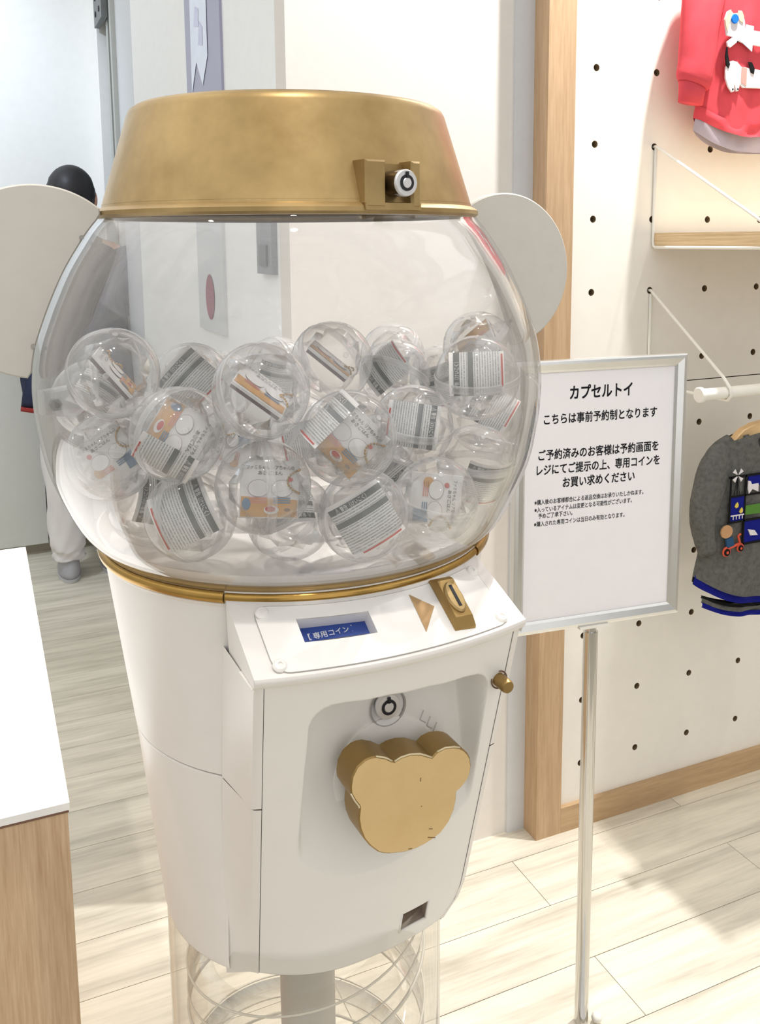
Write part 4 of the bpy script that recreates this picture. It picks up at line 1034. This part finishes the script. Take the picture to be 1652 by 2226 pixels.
patch(gp_([(-10, 0), (10, -2), (18, 22), (-6, 22)], .000, -.010, .001), 0, .0035, M['teal'], 'teal_patch', tr)
for cx, cz, r in ((-.006, -.040, .0115), (.034, -.036, .0100)):
    patch(circ(cx, cz, r, 18), -.001, .0025, M['orangered'], 'mudguard', tr); patch(circ(cx, cz - .001, r * .72, 18), -.0032, .002, M['blackfab'], 'wheel', tr); patch(circ(cx, cz - .001, r * .3, 12), -.0050, .001, M['orangered'], 'hub', tr)
tt = MB(); tt.tube([(.034, -.002, -.03), (.026, -.002, -.008), (.033, -.002, -.004)], .0025, 8); tt.tube([(-.004, -.002, -.034), (.014, -.002, -.030), (.030, -.002, -.026)], .0028, 8); tt.out('tricycle_frame', M['orangered'], tr, True)
hg = empty('wooden_hanger', (1.450, PEG_Y - .200, 0)); tag(hg, 'beech clothes hanger inside the charcoal sweatshirt', 'hanger')
P = [(-.115, .878), (-.09, .900), (-.060, .924), (-.03, .934), (0, .938), (.03, .934), (.060, .924), (.09, .900), (.115, .878), (.11, .872), (.085, .886), (.058, .900), (.03, .906), (0, .908), (-.03, .906), (-.058, .900), (-.085, .886), (-.11, .872)]
V, F = prism(P, -.008, .008, .002); mesh('hanger_body', V, F, M['beech'], hg, True, auto=40)
V, F = tube([(0, 0, .93), (0, 0, .965), (.0, -.012, .985), (0, -.030, 1.005 - .012), (0, -.047, 1.010), (0, -.042, 1.024), (0, -.030, 1.0255), (0, -.018, 1.020)], .0018, 8); mesh('hook', V, F, M['chrome'], hg, True)

# ================================================================== PERSON (seen from behind through the globe)
pe = empty('person', (.345, 3.70, 0), (0, 0, R(0))); tag(pe, 'person with black hair in a dark coat and off-white trousers standing by the far cabinets', 'person')
def skinned(joints, edges, name, m, parent, sub=2):
    me = bpy.data.meshes.new(name); me.from_pydata([j[:3] for j in joints], edges, []); o = bpy.data.objects.new(name, me); COL.objects.link(o)
    sk_ = o.modifiers.new('skin', 'SKIN'); sd = o.modifiers.new('sub', 'SUBSURF'); sd.levels = sd.render_levels = sub
    for i, j in enumerate(joints): me.skin_vertices[0].data[i].radius = (j[3], j[4] if len(j) > 4 else j[3])
    me.skin_vertices[0].data[0].use_root = True
    dg = bpy.context.evaluated_depsgraph_get(); nm = bpy.data.meshes.new_from_object(o.evaluated_get(dg)); bpy.data.objects.remove(o); bpy.data.meshes.remove(me)
    nm.name = name; nm.materials.clear(); nm.materials.append(m); nm.polygons.foreach_set('use_smooth', [True] * len(nm.polygons)); r = bpy.data.objects.new(name, nm); link(r, parent); return r
J = [(0, 0, .86, .13, .10), (0, 0, 1.02, .115, .085), (0, 0, 1.16, .13, .09), (0, 0, 1.27, .10, .075), (0, .005, 1.335, .05), (0, .012, 1.385, .048), (0, .01, 1.44, .066, .078), (0, .008, 1.51, .068, .082), (0, .004, 1.565, .040, .05),
     (-.085, 0, .80, .085), (-.085, .01, .46, .055), (-.082, -.005, .09, .036), (-.082, .09, .04, .03), (.085, 0, .80, .085), (.085, .01, .46, .055), (.085, .02, .09, .036), (.085, .115, .04, .03),
     (-.165, 0, 1.265, .048), (-.205, .0, 1.02, .040), (-.12, .19, .98, .028), (-.085, .25, .985, .022), (.165, 0, 1.265, .048), (.205, 0, 1.02, .040), (.12, .19, .98, .028), (.085, .25, .985, .022)]
E_ = [(0, 1), (1, 2), (2, 3), (3, 4), (4, 5), (5, 6), (6, 7), (7, 8), (0, 9), (9, 10), (10, 11), (11, 12), (0, 13), (13, 14), (14, 15), (15, 16), (3, 17), (17, 18), (18, 19), (19, 20), (3, 21), (21, 22), (22, 23), (23, 24)]
body = skinned(J, E_, 'body', M['skin'], pe)
for sx in (-1, 1):
    fg = []; ed = []
    for k in range(5):
        bx_ = sx * (.085 - .012 + k * .0065); b = len(fg)
        if k < 4: fg += [(bx_, .262, .985, .008), (bx_ - sx * .004, .290 + .004 * (k in (1, 2)), .982, .0075), (bx_ - sx * .010, .306 + .004 * (k in (1, 2)), .966, .007)]
        else: fg += [(sx * .070, .252, .995, .009), (sx * .058, .270, 1.004, .008), (sx * .050, .284, 1.0, .007)]
        ed += [(b, b + 1), (b + 1, b + 2)]
        skinned(fg[b:b + 3], [(0, 1), (1, 2)], 'finger', M['skin'], pe, 1)
def loft(rows, seg=28, jit=0, seed=1):
    rg = random.Random(seed); V = []; F = []
    ph = [rg.uniform(0, 6.3) for _ in range(3)]
    for i, (cx, cy_, z, rx, ry_) in enumerate(rows):
        for k in range(seg):
            a = 2 * PI * k / seg; w = 1 + jit * (math.sin(3 * a + ph[0] + i * .8) + math.sin(7 * a + ph[1] - i * 1.1)) * .5
            V.append((cx + rx * w * math.cos(a), cy_ + ry_ * w * math.sin(a), z + jit * .3 * .1 * math.sin(5 * a + ph[2])))
    for i in range(len(rows) - 1):
        for k in range(seg): k2 = (k + 1) % seg; F.append((i * seg + k, i * seg + k2, (i + 1) * seg + k2, (i + 1) * seg + k))
    F.append(tuple(range(seg - 1, -1, -1))); F.append(tuple((len(rows) - 1) * seg + k for k in range(seg))); return V, F
V, F = loft(spl5([(0, 0, .70, .225, .17), (0, 0, .85, .205, .155), (0, 0, 1.0, .185, .135), (0, 0, 1.15, .19, .128), (0, 0, 1.26, .175, .115), (0, .004, 1.32, .10, .085), (0, .008, 1.345, .07, .07)]), 36, .05, 3); mesh('coat', V, F, M['coat'], pe, True)
V, F = loft([(0, 0, .683, .228, .172), (0, 0, .70, .226, .171)], 36, .05, 3); mesh('coat_hem', V, F, M['coatred'], pe, True)
for sx in (-1, 1):
    V, F = sleeve(spl5([(sx * .155, 0, 1.285, .062, .06), (sx * .195, 0, 1.15, .062, .06), (sx * .215, .01, 1.02, .056, .056), (sx * .165, .12, .99, .048, .048), (sx * .118, .205, .985, .042, .042)])); mesh('coat_sleeve', V, F, M['coat'], pe, True)
    V, F = loft(spl5([(sx * .083, 0.005 + .02 * (sx > 0), .085, .062, .066), (sx * .084, 0 + .02 * (sx > 0), .115, .058, .062), (sx * .085, .0, .15, .064, .066), (sx * .085, .01, .30, .068, .070), (sx * .085, .01, .50, .074, .078), (sx * .085, .0, .75, .092, .10)]), 24, .10, 5 + sx); mesh('trouser_leg', V, F, M['trousers'], pe, True)
    fy = .03 * (sx > 0)
    V, F = loft([(sx * .083, .035 + fy, .012, .040, .105), (sx * .083, .036 + fy, .030, .043, .108), (sx * .083, .025 + fy, .055, .040, .092), (sx * .083, .005 + fy, .085, .035, .055), (sx * .083, -.002 + fy, .105, .034, .042)], 24); mesh('shoe', V, F, M['shoe'], pe, True)
    V, F = loft([(sx * .083, .036 + fy, 0.0, .042, .108), (sx * .083, .036 + fy, .014, .044, .111)], 24); mesh('shoe_sole', V, F, M['sole'], pe, True, auto=40)
hm = MB(); V, F = lathe([(math.sin(a), -math.cos(a)) for a in lsp(R(58), PI, 16)], 36)
rg = random.Random(2)
hm.add([(x * .087 * (1 + .03 * rg.uniform(-1, 1)), .004 + (y * .102 if y < 0 else y * .088) * (1 + .02 * rg.uniform(-1, 1)), 1.49 + z * .104) for x, y, z in V], F)
hm.add([(x * .080, -.014 + y * .085, 1.455 + z * .075) for x, y, z in lathe([(math.sin(a), -math.cos(a)) for a in lsp(0, PI, 12)], 24)[0]], lathe([(1, 1)] * 12, 24)[1]); hm.out('hair', M['hair'], pe, True)
for sx in (-1, 1):
    MB().ball((sx * .086, .022, 1.468), (.011, .020, .031)).out('ear', M['skin'], pe, True); MB().ball((sx * .031, .089, 1.475), .0115).out('eye', M['white_ink'], pe, True)
MB().ball((0, .100, 1.452), (.013, .017, .02)).out('nose', M['skin'], pe, True); MB().ball((0, .090, 1.418), (.022, .006, .006)).out('mouth', M['redp'], pe, True)
